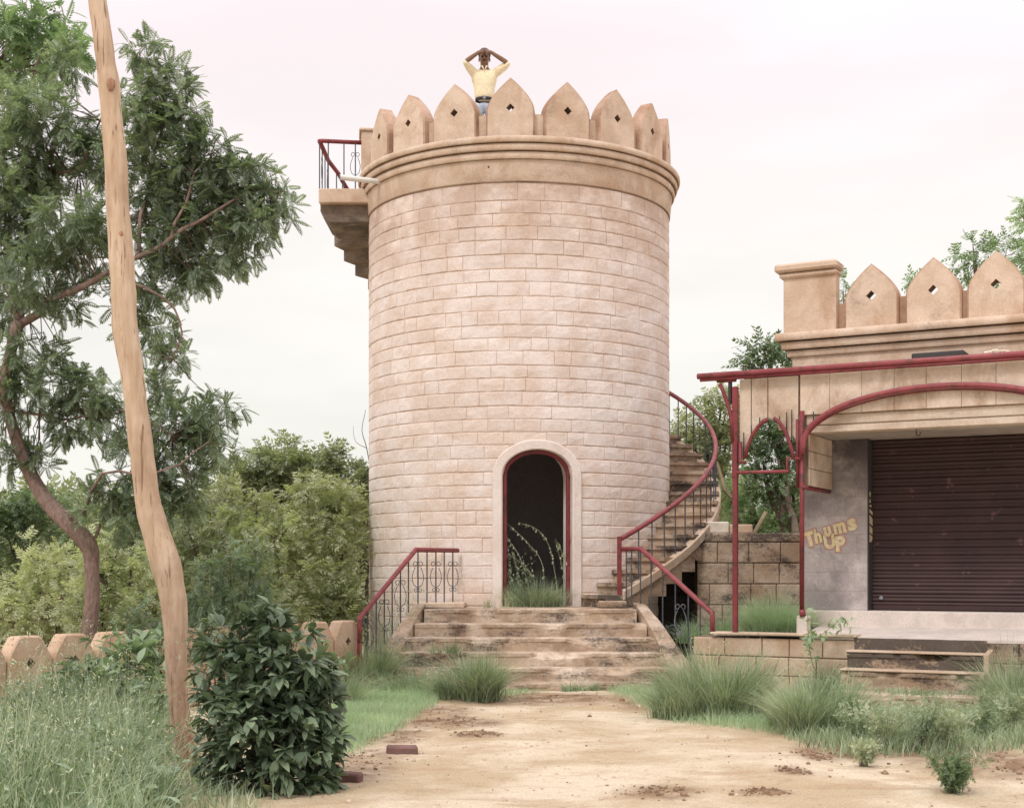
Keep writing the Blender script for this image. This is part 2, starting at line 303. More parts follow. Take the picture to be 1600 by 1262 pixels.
# numpy foliage ---------------------------------------------------
def quadmesh(name, V, Q, mat, smooth=False):
    me = bpy.data.meshes.new(name); V = np.ascontiguousarray(V, dtype=np.float32).reshape(-1, 3); Q = np.ascontiguousarray(Q, dtype=np.int32).reshape(-1, 4)
    me.vertices.add(len(V)); me.vertices.foreach_set('co', V.ravel())
    me.loops.add(Q.size); me.loops.foreach_set('vertex_index', Q.ravel())
    me.polygons.add(len(Q)); me.polygons.foreach_set('loop_start', np.arange(0, Q.size, 4, dtype=np.int32))
    me.materials.append(mat); me.update(calc_edges=True)
    return me
def qobj(name, V, Q, mat, parent=None, kind=None):
    V = V.reshape(-1, 3)
    if parent is not None:
        iw = np.array(wm(parent).inverted()); V = V @ iw[:3, :3].T+iw[:3, 3]
    lo = V.min(0); hi = V.max(0); c = np.array([(lo[0]+hi[0])/2, (lo[1]+hi[1])/2, lo[2]])
    return link(name, quadmesh(name, V-c, Q, mat), parent, tuple(c), kind=kind)
def norm(a): return a/np.maximum(np.linalg.norm(a, axis=-1, keepdims=True), 1e-9)
def frames(d, roll=.6, up=(0, 0, 1)):
    d = norm(d); u = np.tile(np.array(up, float), (len(d), 1))+rng.normal(0, roll, (len(d), 3))
    y = norm(np.cross(u, d)); z = np.cross(d, y)
    return np.stack([d, y, z], axis=2)
def scatter(tv, tq, P, R, sc):
    n = len(P); V = np.einsum('nij,kj->nki', R, tv)*np.asarray(sc).reshape(n, 1, 1)+P[:, None, :]
    Q = tq[None]+(np.arange(n)*len(tv))[:, None, None]
    return V.reshape(-1, 3), Q.reshape(-1, 4)
def frond(pairs=9, ll=.33, lw=.075, droop=.25, ang=55, rach=.012):
    V = []; Q = []
    def leaf(bx, by, bz, dx, dy, dz, L, wd):
        d = np.array([dx, dy, dz]); d = d/np.linalg.norm(d); sdv = np.cross(d, [0, 0, 1.]); sdv /= np.linalg.norm(sdv); b = np.array([bx, by, bz]); o = len(V)
        V.extend([b, b+d*L*.45+sdv*wd, b+d*L, b+d*L*.4-sdv*wd]); Q.append([o, o+1, o+2, o+3])
    for i in range(pairs):
        x = .18+.8*i/(pairs-1); z = -droop*x*x; a = math.radians(ang-18*i/pairs); L = ll*(.75+.5*math.sin(PI*(i+.8)/(pairs+.6)))*.85
        for sg in (-1, 1): leaf(x, 0, z, math.cos(a), sg*math.sin(a), -.08-.22*x, L, lw*.5)
    leaf(1, 0, -droop, 1, 0, -.6, ll*.9, lw*.5)
    o = len(V); V.extend([np.array([0, -rach, 0]), np.array([0, rach, 0]), np.array([1, rach*.4, -droop]), np.array([1, -rach*.4, -droop])]); Q.append([o, o+1, o+2, o+3])
    return np.array(V), np.array(Q)
def broadleaf(w=.42, fold=.06, droop=.3):
    V = []; Q = []
    for x, ww in ((0, .03), (.28, .85), (.6, 1.0), (.85, .5), (1.0, .02)):
        for s in (-1, 0, 1): V.append((x, s*w/2*ww, -droop*x*x+abs(s)*fold*ww))
    for r in range(4):
        for c in range(2): a = r*3+c; Q.append((a, a+3, a+4, a+1))
    return np.array(V), np.array(Q)
def blades(base, L, az, lean, wd, curve=.5, seg=4):
    n = len(base); t = np.linspace(0, 1, seg+1)[None, :, None]
    L = L.reshape(n, 1, 1); ln = lean.reshape(n, 1, 1); h = np.stack([np.cos(az), np.sin(az), np.zeros(n)], 1)[:, None, :]
    sd = np.stack([-np.sin(az), np.cos(az), np.zeros(n)], 1)
    ta = rng.uniform(0, 2*PI, n); sd = sd*np.cos(ta)[:, None]+norm(h[:, 0, :])*np.sin(ta)[:, None]
    C = base[:, None, :]+np.array([0, 0, 1.])*L*(t-curve*np.minimum(ln, 1.6)*t*t*.6)+h*L*ln*(t**1.7)
    wv = wd.reshape(n, 1, 1)*(1-t*.92)
    A = C-sd[:, None, :]*wv/2; B = C+sd[:, None, :]*wv/2
    V = np.stack([A, B], 2).reshape(-1, 3); o = (np.arange(n)*(seg+1)*2)[:, None, None]
    q = np.array([[2*i, 2*i+1, 2*i+3, 2*i+2] for i in range(seg)])[None]+o
    return V, q.reshape(-1, 4), C
def join(parts):
    Vs = []; Qs = []; o = 0
    for V, Q in parts: V = V.reshape(-1, 3); Vs.append(V); Qs.append(Q.reshape(-1, 4)+o); o += len(V)
    return np.concatenate(Vs), np.concatenate(Qs)
# ================================================================ ground
def soil_patches():
    L = []
    for px, py, rx, ry in ((700, 1128, 75, 10), (745, 1150, 35, 5), (600, 1150, 60, 14), (1278, 1180, 34, 9), (1240, 1206, 24, 6), (1030, 1236, 60, 9), (1190, 1238, 40, 6), (560, 1190, 60, 20), (1530, 1190, 110, 22), (1390, 1172, 130, 14), (640, 1110, 90, 8), (1090, 1100, 110, 12), (830, 1092, 150, 8)):
        c = G3(px, py); a = abs(G3(px+rx, py).x-c.x); b = abs(G3(px, py-ry).y-G3(px, py+ry).y)/2
        L.append((c.x, c.y, a, b))
    return L
SOIL = soil_patches()
def soil_at(x, y):
    v = 0
    for cx, cy, a, b in SOIL:
        q = ((x-cx)/a)**2+((y-cy)/b)**2
        if q < 3: v = max(v, 1-max(0, (q-.4)/1.6))
    return max(0, min(1, v*(.45+.9*abs(mnoise.noise((x*3, y*3, 1)))+.5*mnoise.noise((x*9, y*9, 4)))))
def gz(x, y):
    if not (-14 < x < 14 and 4 < y < 30): return 0.0
    z = .028*mnoise.noise((x*.5, y*.5, 0))+.012*mnoise.noise((x*1.9, y*1.9, 3))
    if 5 < y < 17 and abs(x) < 7: z += .007*mnoise.noise((x*7, y*7, 5))+.02*soil_at(x, y)*(.4+mnoise.noise((x*11, y*11, 9)))
    return z
def ground():
    xs = np.concatenate([[-900, -300, -100, -40, -20, -14], np.arange(-10, -5, .5), np.arange(-5, 6.6, .06), np.arange(7, 14, .5), [20, 40, 100, 300, 900]])
    ys = np.concatenate([[-900, -300, -60, -10, 0, 3, 5], np.arange(6, 16.5, .06), np.arange(17, 30, .8), [40, 70, 150, 400, 1200]])
    X, Y = np.meshgrid(xs, ys); n, m = X.shape
    Z = np.array([[gz(x, y) for x in xs] for y in ys]); V = np.stack([X, Y, Z], -1).reshape(-1, 3)
    i = np.arange(n-1)[:, None]*m+np.arange(m-1)[None]; Q = np.stack([i, i+1, i+m+1, i+m], -1).reshape(-1, 4)
    mt, t, bs = newmat('sandy_earth'); p, g = pos(t)
    c = mixc(t, ramp(t, noi(t, p, .9, 7, .62, .5), [(.42, 0), (.58, 1)]), (.54, .425, .285), (.71, .60, .455))
    ps, _ = pos(t, (.55, 1.6, 1))
    c = mixc(t, ramp(t, noi(t, ps, 1.9, 7, .65, .4), [(.52, 0), (.64, .55)]), c, (.45, .31, .195))
    c = mixc(t, ramp(t, noi(t, p, 6, 6, .7), [(.55, 0), (.66, .4)]), c, (.40, .28, .18))
    at = N(t, 'ShaderNodeAttribute', attribute_name='soil')
    c = mixc(t, at.outputs['Fac'], c, (.21, .125, .075))
    c = mixc(t, 1.0, c, ramp(t, noi(t, p, 70, 3, .8), [(.3, .72), (.62, 1.1)]), 'MULTIPLY')
    c = mixc(t, ramp(t, noi(t, p, 26, 3, .6), [(.69, 0), (.73, .7)]), c, (.2, .13, .09))
    t.links.new(c, bs.inputs['Base Color']); bs.inputs['Roughness'].default_value = .95; bs.inputs['Specular IOR Level'].default_value = .1
    bp = N(t, 'ShaderNodeBump'); bp.inputs['Strength'].default_value = .8; bp.inputs['Distance'].default_value = .03
    t.links.new(noi(t, p, 18, 8, .75), bp.inputs['Height']); t.links.new(bp.outputs[0], bs.inputs['Normal'])
    me = quadmesh('ground', V, Q, mt); me.polygons.foreach_set('use_smooth', [True]*len(me.polygons))
    a = me.attributes.new('soil', 'FLOAT', 'POINT'); a.data.foreach_set('value', [soil_at(x, y) for x, y, _ in V])
    link('ground', me, kind='structure')
ground()
# ================================================================ block masonry helper
BC = {}
def block_mesh(l, h, d, mats, bev=.009, proud=.006):
    k = (round(l, 3), round(h, 3), round(d, 3), mats[0].name)
    if k not in BC:
        mb = MB(); b = bev; e = proud
        fr = [(0, 0, 0), (l, 0, 0), (l, 0, h), (0, 0, h)]; inn = [(b, -e, b), (l-b, -e, b), (l-b, -e, h-b), (b, -e, h-b)]; bk = [(0, d, 0), (l, d, 0), (l, d, h), (0, d, h)]
        mb.add(fr+inn+bk, [(4, 5, 6, 7)]+[(i, (i+1) % 4, 4+(i+1) % 4, 4+i) for i in range(4)]+[(i, 8+i, 8+(i+1) % 4, (i+1) % 4) for i in range(4)])
        BC[k] = mesh_from('block', mb, mats)
    return BC[k]
def block_run(parent, name, x0, x1, z0, z1, y, h, lens, mat, depth=.12, gap=.009, rotz=0, org=None, skip=None, proud=.006, lim=None, jit=.003):
    """coursed blocks on a local face: x along, -y outwards"""
    nr = max(1, round((z1-z0)/h)); h = (z1-z0)/nr; cnt = 0; ca, sa = math.cos(rotz), math.sin(rotz); org = org or (0, 0)
    for r in range(nr):
        x = x0
        first = True
        while x < x1-.02:
            l = random.choice(lens)*(random.choice((.5, .7)) if first and r % 2 else 1); first = False
            if x+l > x1-.1: l = x1-x
            if not (skip and skip(x, x+l, z0+r*h)):
                q = round(l, 2) if x+l < x1-1e-6 else l
                me = block_mesh(l-gap, h-gap, depth, [mat], proud=proud)
                yy = y+random.uniform(-jit, jit)
                link(name, me, parent, (org[0]+ca*x-sa*yy, org[1]+sa*x+ca*yy, z0+r*h+gap/2), (0, 0, rotz)); cnt += 1
            x += l
    return cnt
def merlon_outline(w, h, sh=.46, n=9, peak=1.0):
    P = [(-w/2, 0), (-w/2, h*sh)]
    for i in range(1, n): s = i/n; P.append((-w/2*(1-s**1.62), h*(sh+(1-sh)*s)))
    P.append((0, h))
    return P+[(-x, z) for x, z in reversed(P[:-1])]
def merlon_mb(w, h, th, outline=None, hole=.055, hz=.5, lip=.018):
    """front face at y=0 looking to -y; material 0 face, 1 stained lip and sides, 2 hole"""
    O = outline or merlon_outline(w, h); n = len(O); cx, cz = 0, h*.42
    I = [(x*(1-2*lip/w), cz+(z-cz)*(1-lip/(h*.5)) if z > 0 else 0) for x, z in O]
    D = [(0, h*hz-hole), (hole, h*hz), (0, h*hz+hole), (-hole, h*hz)]
    def face(bm, pts, hl, y):
        vs = [bm.verts.new((x, y, z)) for x, z in pts]; es = [bm.edges.new((vs[i], vs[(i+1) % len(vs)])) for i in range(len(vs))]
        hs = []
        if hl:
            hs = [bm.verts.new((x, y, z)) for x, z in hl]; es += [bm.edges.new((hs[i], hs[(i+1) % 4])) for i in range(4)]
        bmesh.ops.triangle_fill(bm, edges=es, use_beauty=True)
        return vs, hs
    bm = bmesh.new(); hl = D if hole else None
    fi, fh = face(bm, I, hl, 0); bi, bh = face(bm, I, hl, th)
    for f in bm.faces: f.material_index = 0
    fo = [bm.verts.new((x, lip, z)) for x, z in O]; bo = [bm.verts.new((x, th-lip, z)) for x, z in O]
    for a, b in ((fi, fo), (fo, bo), (bo, bi)):
        for i in range(n): bm.faces.new((a[i], a[(i+1) % n], b[(i+1) % n], b[i])).material_index = 1
    if hole:
        for i in range(4): bm.faces.new((fh[i], fh[(i+1) % 4], bh[(i+1) % 4], bh[i])).material_index = 2
    bm.verts.ensure_lookup_table(); mb = MB(); bm.verts.index_update()
    mb.v = [v.co[:] for v in bm.verts]; mb.f = [tuple(v.index for v in f.verts) for f in bm.faces]; mb.m = [f.material_index for f in bm.faces]; bm.free(); return mb
# ================================================================ round tower
TX, TY, R = .10, 20.0, 2.14
tower = thing('round_tower', 'tall round tower of pale pink stone with pointed battlements and an arched doorway', 'tower', (TX, TY, 0))
PHD = math.radians(6.2); DW = .455; DS = 2.56; DZ0 = .876; DTOP = 2.895; SW = .125
def open_half(z, grow=0):
    if z < DS: return DW+grow
    q = (z-DS)/(DTOP-DS+grow); return (DW+grow)*math.sqrt(max(0, 1-q*q)) if q < 1 else 0
def arch_z(a, grow=0):
    a = min(abs(a), DW+grow); return DS+(DTOP-DS+grow)*math.sqrt(max(0, 1-(a/(DW+grow))**2))
ZB = 6.32
def tower_core():
    mb = MB(); ro, ri = R-.003, R-.32
    A = sorted(set([round(PHD+a/R, 6) for a in np.linspace(-DW, DW, 25)]+[round(PHD+DW/R+(2*PI-2*DW/R)*i/120, 6) for i in range(1, 120)]))
    n = len(A); vs = []
    P = lambda r, a, z: (r*math.sin(a), -r*math.cos(a), z)
    lo = lambda a: arch_z((a-PHD)*R) if abs((a-PHD)*R) < DW-1e-4 else (DS if abs(abs((a-PHD)*R)-DW) < 1e-4 else 0)
    door = lambda i: abs((A[i]+(A[(i+1) % n] if i < n-1 else A[0]+2*PI))/2-PHD)*R < DW
    for i in range(n):
        a = A[i]; b = A[i+1] if i < n-1 else A[0]+2*PI
        if door(i):
            za = arch_z((a-PHD)*R); zb = arch_z((b-PHD)*R)
            mb.add([P(ro, a, za), P(ro, b, zb), P(ro, b, ZB), P(ro, a, ZB)], [(0, 1, 2, 3)], 0)
            mb.add([P(ri, a, za), P(ri, b, zb), P(ri, b, ZB), P(ri, a, ZB)], [(0, 3, 2, 1)], 1)
            mb.add([P(ro, a, za), P(ro, b, zb), P(ri, b, zb), P(ri, a, za)], [(0, 3, 2, 1)], 2)
            mb.add([P(ro, a, 0), P(ro, b, 0), P(ro, b, DZ0), P(ro, a, DZ0)], [(0, 1, 2, 3)], 0)
        else:
            mb.add([P(ro, a, 0), P(ro, b, 0), P(ro, b, ZB), P(ro, a, ZB)], [(0, 1, 2, 3)], 0)
            mb.add([P(ri, a, 0), P(ri, b, 0), P(ri, b, ZB), P(ri, a, ZB)], [(0, 3, 2, 1)], 1)
    for s in (-1, 1):
        a = PHD+s*DW/R; mb.add([P(ro, a, DZ0), P(ri, a, DZ0), P(ri, a, DS), P(ro, a, DS)], [(0, 1, 2, 3)], 2)
    o = len(mb.v); k = 64
    for z in (DZ0+.002, ZB-.1):
        vs = [(0, 0, z)]+[P(ri+.05, 2*PI*i/k, z) for i in range(k)]
        mb.add(vs, [(0, 1+i, 1+(i+1) % k) for i in range(k)], 1)
    me = MB(); me.v = mb.v; me.f = mb.f; me.m = mb.m
    me_ = bpy.data.meshes.new('wall'); me_.from_pydata(me.v, [], me.f)
    for q in (M['joint'], M['void'], M['surround']): me_.materials.append(q)
    me_.polygons.foreach_set('material_index', me.m); me_.update(); link('wall', me_, tower)
tower_core()
def arc_block(span, h, kind=0, mats=None):
    k = ('arc', round(span, 4), round(h, 3), kind)
    if k in BC: return BC[k]
    rr = random.Random(hash(k[1:]) % 9999+kind); mb = MB(); e = .0015+.006*rr.random(); b = .007
    nc = max(2, int(span*R/.12)+1); P = lambda r, a, z: (r*math.sin(a), -r*math.cos(a), z)
    j = lambda s=.006: rr.uniform(-s, s)
    A = [-span/2+span*i/nc for i in range(nc+1)]; ba = b/R
    zb_ = [j(.005) for a in A]; zt_ = [j(.005) for a in A]; bot = [P(R, a, max(-.002, q)) for a, q in zip(A, zb_)]; top = [P(R, a, h+min(.002, q)) for a, q in zip(A, zt_)]
    Ai = [-span/2+ba+(span-2*ba)*i/nc for i in range(nc+1)]
    ib = [P(R+e+j(.003), a, b+q+abs(j(.004))) for a, q in zip(Ai, zb_)]; it = [P(R+e+j(.003), a, h-b+q-abs(j(.004))) for a, q in zip(Ai, zt_)]
    im = [P(R+e+.002+j(.002), a, h*.5+j(.03)) for a in Ai]
    bb = [P(R-.05, a, 0) for a in A]; bt = [P(R-.05, a, h) for a in A]
    m = nc+1; vs = bot+ib+im+it+top+bt+bb; fs = []
    for i in range(nc):
        for r in range(4): fs.append((r*m+i, r*m+i+1, (r+1)*m+i+1, (r+1)*m+i))
        fs.append((4*m+i, 4*m+i+1, 5*m+i+1, 5*m+i)); fs.append((6*m+i, 6*m+i+1, i+1, i))
    for c in (0, nc): fs += [(0*m+c, 1*m+c, 2*m+c), (0*m+c, 2*m+c, 4*m+c), (2*m+c, 3*m+c, 4*m+c), (6*m+c, c, 4*m+c, 5*m+c)]
    mb.add(vs, fs); BC[k] = mesh_from('stone', mb, [M['tower']]); BC[k]['nv'] = 1; return BC[k]
def tower_stones():
    rows = []; z = .02; hs = []
    while z < ZB-.1:
        h = random.choice((.165, .175, .185)); h = min(h, ZB-z) if z+h < ZB-.1 else ZB-z
        rows.append((z, round(h, 3))); z += h
    spans = [.105, .13, .16, .19, .22, .26, .31]; items = []
    for ri, (z, h) in enumerate(rows):
        a = -PI+random.uniform(0, .2); end = a+2*PI
        long_row = random.random() < .3
        ho = max(open_half(z+.01, .03), open_half(z+h, SW)-.03) if z+h > DZ0+.02 and z < DTOP+SW else 0
        segs = [(a, PHD-ho/R), (PHD+ho/R, end)] if ho > 0 else [(a, end)]
        for s0, s1 in segs:
            x = s0
            while x < s1-.01:
                sp = random.choice(spans[2:] if long_row else spans[:6])
                if x+sp > s1-.07: sp = s1-x
                items.append((x+sp/2, z, sp-.005/R, h-.010)); x += sp
    def vis(it): a, z, sp, h = it; return sp*h*max(0, math.cos(a)-R/TY)/(1+.01*abs(z-2))
    items.sort(key=vis, reverse=True)
    for n, (a, z, sp, h) in enumerate(items[:300]):
        link('stone', arc_block(sp, h, n % 3), tower, (0, 0, z+.005), (0, 0, a))
    V = []; mb = MB()
    for n, (a, z, sp, h) in enumerate(items[300:]):
        me = arc_block(sp, h, n % 3); rot = Matrix.Rotation(a, 4, 'Z'); tr = Matrix.Translation((0, 0, z+.005)) @ rot
        mb.add([tr @ v.co for v in me.vertices], [tuple(p.vertices) for p in me.polygons])
    obj('stone', mb, M['tower'], tower, kind='stuff')
tower_stones()
def lp(name, prof, mats, mi=None, smooth='auto', parent=tower, **k):
    mb = MB(); mb.lathe(prof, mi=mi, **k); return obj(name, mb, mats, parent, smooth)
lp('neck_band', [(R-.05, ZB), (R+.012, ZB), (R+.018, ZB+.015), (R+.03, 6.46), (R+.045, 6.60), (R-.05, 6.60)], [M['plaster'], M['groove']], [1, 1, 0, 0, 1])
def roundband(name, r, z0, z1, rp):
    pr = [(r-.2, z0+.006), (r-.06, z0+.006), (r-.03, z0)]
    for i in range(7): a = PI*i/6-PI/2; pr.append((rp-.022+.022*math.cos(a), (z0+z1)/2+(z1-z0)/2*math.sin(a)))
    pr += [(r-.03, z1), (r-.2, z1-.002)]
    lp(name, pr, [M['plaster'], M['groove']], [1, 1, 1]+[0]*6+[1, 0])
roundband('cornice_moulding', R, 6.603, 6.698, 2.225)
roundband('cornice_moulding', R, 6.704, 6.793, 2.265)
roundband('cornice_moulding', R, 6.799, 6.88, 2.30)
mb = MB(); k = 64
mb.add([(0, 0, 6.95)]+[(1.9*math.sin(2*PI*i/k), -1.9*math.cos(2*PI*i/k), 6.95) for i in range(k)], [(0, 1+i, 1+(i+1) % k) for i in range(k)]); obj('roof', mb, M['floor'], tower)
# merlons
OPEN = {-103.3+360, }
mshare = None
for i in range(18):
    dg = -3.3+20*i; dg = dg-360 if dg > 180 else dg
    a = math.radians(dg); r0 = R+.012
    if abs(dg+103.3) < 1: continue
    if abs(dg+83.3) < 1:
        mb = MB(); mb.box(-.24, .22, 0, .2, 0, .62, b=.015); mb.box(-.27, .25, -.03, .23, .62, .66, b=.01)
        o = obj('parapet_pier', mb, M['plaster'], tower); o.location = (r0*math.sin(a), -r0*math.cos(a), 6.88); o.rotation_euler = (0, 0, a); continue
    if mshare is None: mshare = mesh_from('merlon', merlon_mb(.625, .775, .20), [M['plaster'], M['rustedge'], M['groove']])
    link('merlon', mshare, tower, (r0*math.sin(a), -r0*math.cos(a), 6.88), (random.uniform(-.012, .012), random.uniform(-.01, .01), a+random.uniform(-.02, .02))).scale = (random.uniform(.97, 1.02), 1, random.uniform(.98, 1.02))
for i in range(18):
    dg = 6.7+20*i; dg = dg-360 if dg > 180 else dg
    if -115 < dg < -90: continue
    a = math.radians(dg); mb = MB()
    mb.lathe([(R-.13, 6.87), (R-.055, 6.87), (R-.055, 7.20), (R-.065, 7.215), (R-.13, 7.215)], n=4, a0=a-.06, a1=a+.06, mi=[0, 0, 1, 1]); obj('parapet_infill', mb, [M['plaster'], M['rustedge']], tower)
# door surround (plaster band), and red steel frame
def arch_band(r_face, r_back, inner, outer, zbot, mats, name, off=0, n=18):
    mb = MB(); P = lambda r, s, z: (r*math.sin(PHD+s/R), -r*math.cos(PHD+s/R), z)
    def path(g):
        pts = [(-(DW+g), zbot+(DS-zbot)*i/6) for i in range(6)]
        for i in range(n+1): t = PI-PI*i/n; pts.append(((DW+g)*math.cos(t), DS+(DTOP-DS+g)*math.sin(t)))
        return pts+[((DW+g), zbot+(DS-zbot)*(5-i)/6) for i in range(6)]
    a, b = path(inner), path(outer); m = len(a); e = .012
    a2, b2 = path(inner+e*(1 if outer > inner else -1)), path(outer-e*(1 if outer > inner else -1))
    vs = [P(r_back, *p) for p in a]+[P(r_face-e, *p) for p in a]+[P(r_face, *p) for p in a2]+[P(r_face, *p) for p in b2]+[P(r_face-e, *p) for p in b]+[P(r_back, *p) for p in b]
    fs = []
    for i in range(m-1):
        for q in range(5): fs.append((q*m+i, q*m+i+1, (q+1)*m+i+1, (q+1)*m+i))
    mb.add(vs, fs); return obj(name, mb, mats, tower)
arch_band(R+.035, R-.02, .0, SW, DZ0, M['surround'], 'door_surround')
arch_band(R-.05, R-.10, -.05, 0.0, DZ0, M['oldred'], 'door_frame')
mb = MB(); P = lambda r, s, z: (r*math.sin(PHD+s/R), -r*math.cos(PHD+s/R), z)
mb.tube([P(R-.03, DW-.03, 1.72), P(R-.03, DW-.03, 1.78)], .012, 8); obj('door_hinge', mb, M['oldred'], tower)
# white drain pipe
p0 = W3(602, 285, 18.95); p1 = W3(531, 277, 18.7); mb = MB(); q = p0+(p0-p1)*.25
mb.tube([q, p1], .036, 14); mb.tube([p1+(p0-p1)*.002, p1-(p0-p1)*.001], .03, 14, 1)
obj('drain_pipe', mb, [M['pvc'], M['darkiron']], tower, 'auto', world=True)
mb = MB(); mb.tube([(-.4, -2.18, 6.50), (-.4, -2.2, 6.50)], .012, 8); obj('weep_hole', mb, M['darkiron'], tower)
# ================================================================ spiral staircase
SLOPE = .0243; RO = 2.86
def hz(deg): return .99+(deg-26.5)*SLOPE
def pol(deg, r, z): a = math.radians(deg); return Vector((TX+r*math.sin(a), TY-r*math.cos(a), z))
stair = thing('spiral_staircase', 'weathered stone staircase winding around the outside of the round tower', 'staircase', (TX, TY, 0))
DST = 6.45; ns = int((258-22)/DST)
for i in range(ns):
    a0 = 22+i*DST; a1 = a0+DST; z = DZ0+(i+1)*(6.72-DZ0)/(ns+1)
    mb = MB(); th = .34 if i > 1 else z
    if a0 > 190: th = .38
    n = 3; ri, ro = R+.004, (RO-.015 if a0 < 190 else RO); vs = []; rg = random.uniform(-.006, .006)
    nose = .8
    for lv, zt in enumerate((z-th, z-.05, z-.048, z)):
        for r in (ri, ro):
            for kx in range(n+1):
                aa = a0+(a1-a0)*kx/n; aa = aa-(nose if lv > 1 and kx == 0 else 0)
                vs.append(tuple(pol(aa, r, zt+rg)))
    m = n+1; fs = []
    for l in range(3):
        for side in range(2):
            o = (l*2+side)*m; fs += [(o+q, o+q+1, o+2*m+q+1, o+2*m+q) for q in range(n)]
        for e in (0, n): fs.append((l*2*m+e, (l*2+1)*m+e, ((l+1)*2+1)*m+e, (l+1)*2*m+e))
    fs += [(q, q+1, m+q+1, m+q) for q in range(n)]+[(6*m+q, 6*m+q+1, 7*m+q+1, 7*m+q) for q in range(n)]
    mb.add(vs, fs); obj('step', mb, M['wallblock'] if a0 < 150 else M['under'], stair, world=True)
def helix_band(name, d0, d1, ri, ro, zb, zt, mat, step=4):
    mb = MB(); n = int((d1-d0)/step)+1; vs = []
    for i in range(n+1):
        d = d0+(d1-d0)*i/n; z = hz(d); w = mnoise.noise((d*.2, 0, 3))*.012
        for r, zz in ((ri, zb), (ro, zb), (ro+w*.5, zt-.015), (ro-.02, zt+w), (ri+.02, zt+w), (ri, zt-.015)): vs.append(tuple(pol(d, r, z+zz)))
    fs = [(i*6+q, i*6+(q+1) % 6, (i+1)*6+(q+1) % 6, (i+1)*6+q) for i in range(n) for q in range(6)]+[(0, 1, 2, 3, 4, 5), tuple(n*6+q for q in range(6))]
    mb.add(vs, fs); return obj(name, mb, mat, stair, world=True)
helix_band('outer_curb', 27, 190, RO-.11, RO+.01, -.03, .09, M['curb'])
# landing slab with curved support
mb = MB(); x0, x1 = -2.71-TX, -1.75
mb.box(x0, x1, -.5, .5, 6.49, 6.69, b=.012); obj('landing_slab', mb, M['plaster'], stair)
mb = MB(); pr = [(x1, 6.487), (x0+.01, 6.487), (x0+.01, 6.40), (x0+.05, 6.31), (x0+.14, 6.25), (x1, 6.25)]
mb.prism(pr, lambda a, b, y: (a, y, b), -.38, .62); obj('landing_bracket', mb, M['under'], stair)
# rails
def arcp(d0, d1, r, dz, n): return [pol(d0+(d1-d0)*i/n, r, hz(d0+(d1-d0)*i/n)+dz) for i in range(n+1)]
RR = 2.80
mb = MB(); mb.tube(arcp(26.5, 254, RR, .74, 80)+[Vector((-2.70, 20.45, 7.36)), Vector((-2.70, 19.53, 7.36))], .032, 12)
obj('handrail', mb, M['red'], stair, True, world=True)
mb = MB(); mb.tube([(-2.70, 19.53, 7.36), (-2.66, 19.52, 7.36), (-2.02, 19.62, 7.36)], .030, 12); obj('handrail', mb, M['oldred'], stair, True, world=True)
mb = MB(); b0 = pol(26.5, RR, .9); mb.box(b0.x-.028, b0.x+.028, b0.y-.028, b0.y+.028, .90, 1.77, b=.004); obj('post', mb, M['oldred'], stair, world=True)
rod = MB(); rod.tube([(0, 0, 0), (0, 0, .72)], .0085, 6); rodm = mesh_from('baluster', rod, M['rod'])
def scroll_mb():
    mb = MB()
    for s in (-1, 1):
        pts = [(s*(.035+.03*math.sin(t*PI)), 0, .10+.26*t) for t in np.linspace(0, 1, 9)]
        sp = [(s*(.028+(.026-.018*u)*math.cos(PI*(1.9*u)+PI))+s*.01, 0, .40+.0+(.026-.018*u)*math.sin(PI*1.9*u)*1.2) for u in np.linspace(0, 1, 10)]
        mb.tube([(s*(.035+.035*math.sin(t*PI)) if t > .02 else s*.006, 0, .12+.25*t) for t in np.linspace(0, 1, 9)], .0045, 5)
        mb.tube([(s*(.034-.03*math.cos(PI*2*u)*(1-.45*u)), 0, .41+.038*math.sin(PI*2*u)*(1-.45*u)) for u in np.linspace(0, 1, 12)], .0045, 5)
        mb.tube([(s*(.026-.022*math.cos(PI*2*u)*(1-.45*u)), 0, .085+.028*math.sin(PI*2*u)*(1-.45*u)) for u in np.linspace(0, 1, 10)], .004, 5)
    return mb
scm = mesh_from('scroll', scroll_mb(), M['scroll']); scm2 = mesh_from('scroll', scroll_mb(), M['rod'])
def rod_at(parent, p, h, sc=None, yaw=0):
    iw = wm(parent).inverted(); o = link('baluster', rodm, parent, iw @ Vector(p)); o.scale = (1, 1, h/.72)
    if sc: s = link('scroll', sc, parent, iw @ (Vector(p)+Vector((0, -.012, h*.12))), (0, 0, yaw))
d = 32.5; k = 0
while d < 256:
    p = pol(d, RR, hz(d)+.05); rod_at(stair, p, .67); d += 4.55; k += 1
for i, y in enumerate((19.53, 19.8, 20.1, 20.4)): rod_at(stair, (-2.70, y, 6.68), .66, scm2 if i in (1, 3) else None, PI/2)
for i, x in enumerate((-2.58, -2.36, -2.20)): rod_at(stair, (x, 19.55, 6.68), .66, scm2 if i == 2 else None)
# added wall, coloured near-black to give the shade under the stair
und = thing('stair_shade_wall', 'added near-black wall standing in for the shade in the hollow under the spiral stairs', 'wall', (1.75, 19.0, 0), 0)
mb = MB(); mb.box(-.5, .80, .02, .3, 0, 1.75); obj('core', mb, M['shadeblock'], und)
block_run(und, 'block', -.5, .80, 0, 1.62, 0, .2, (.36, .44), M['shadeblock'], depth=.1, jit=.005)
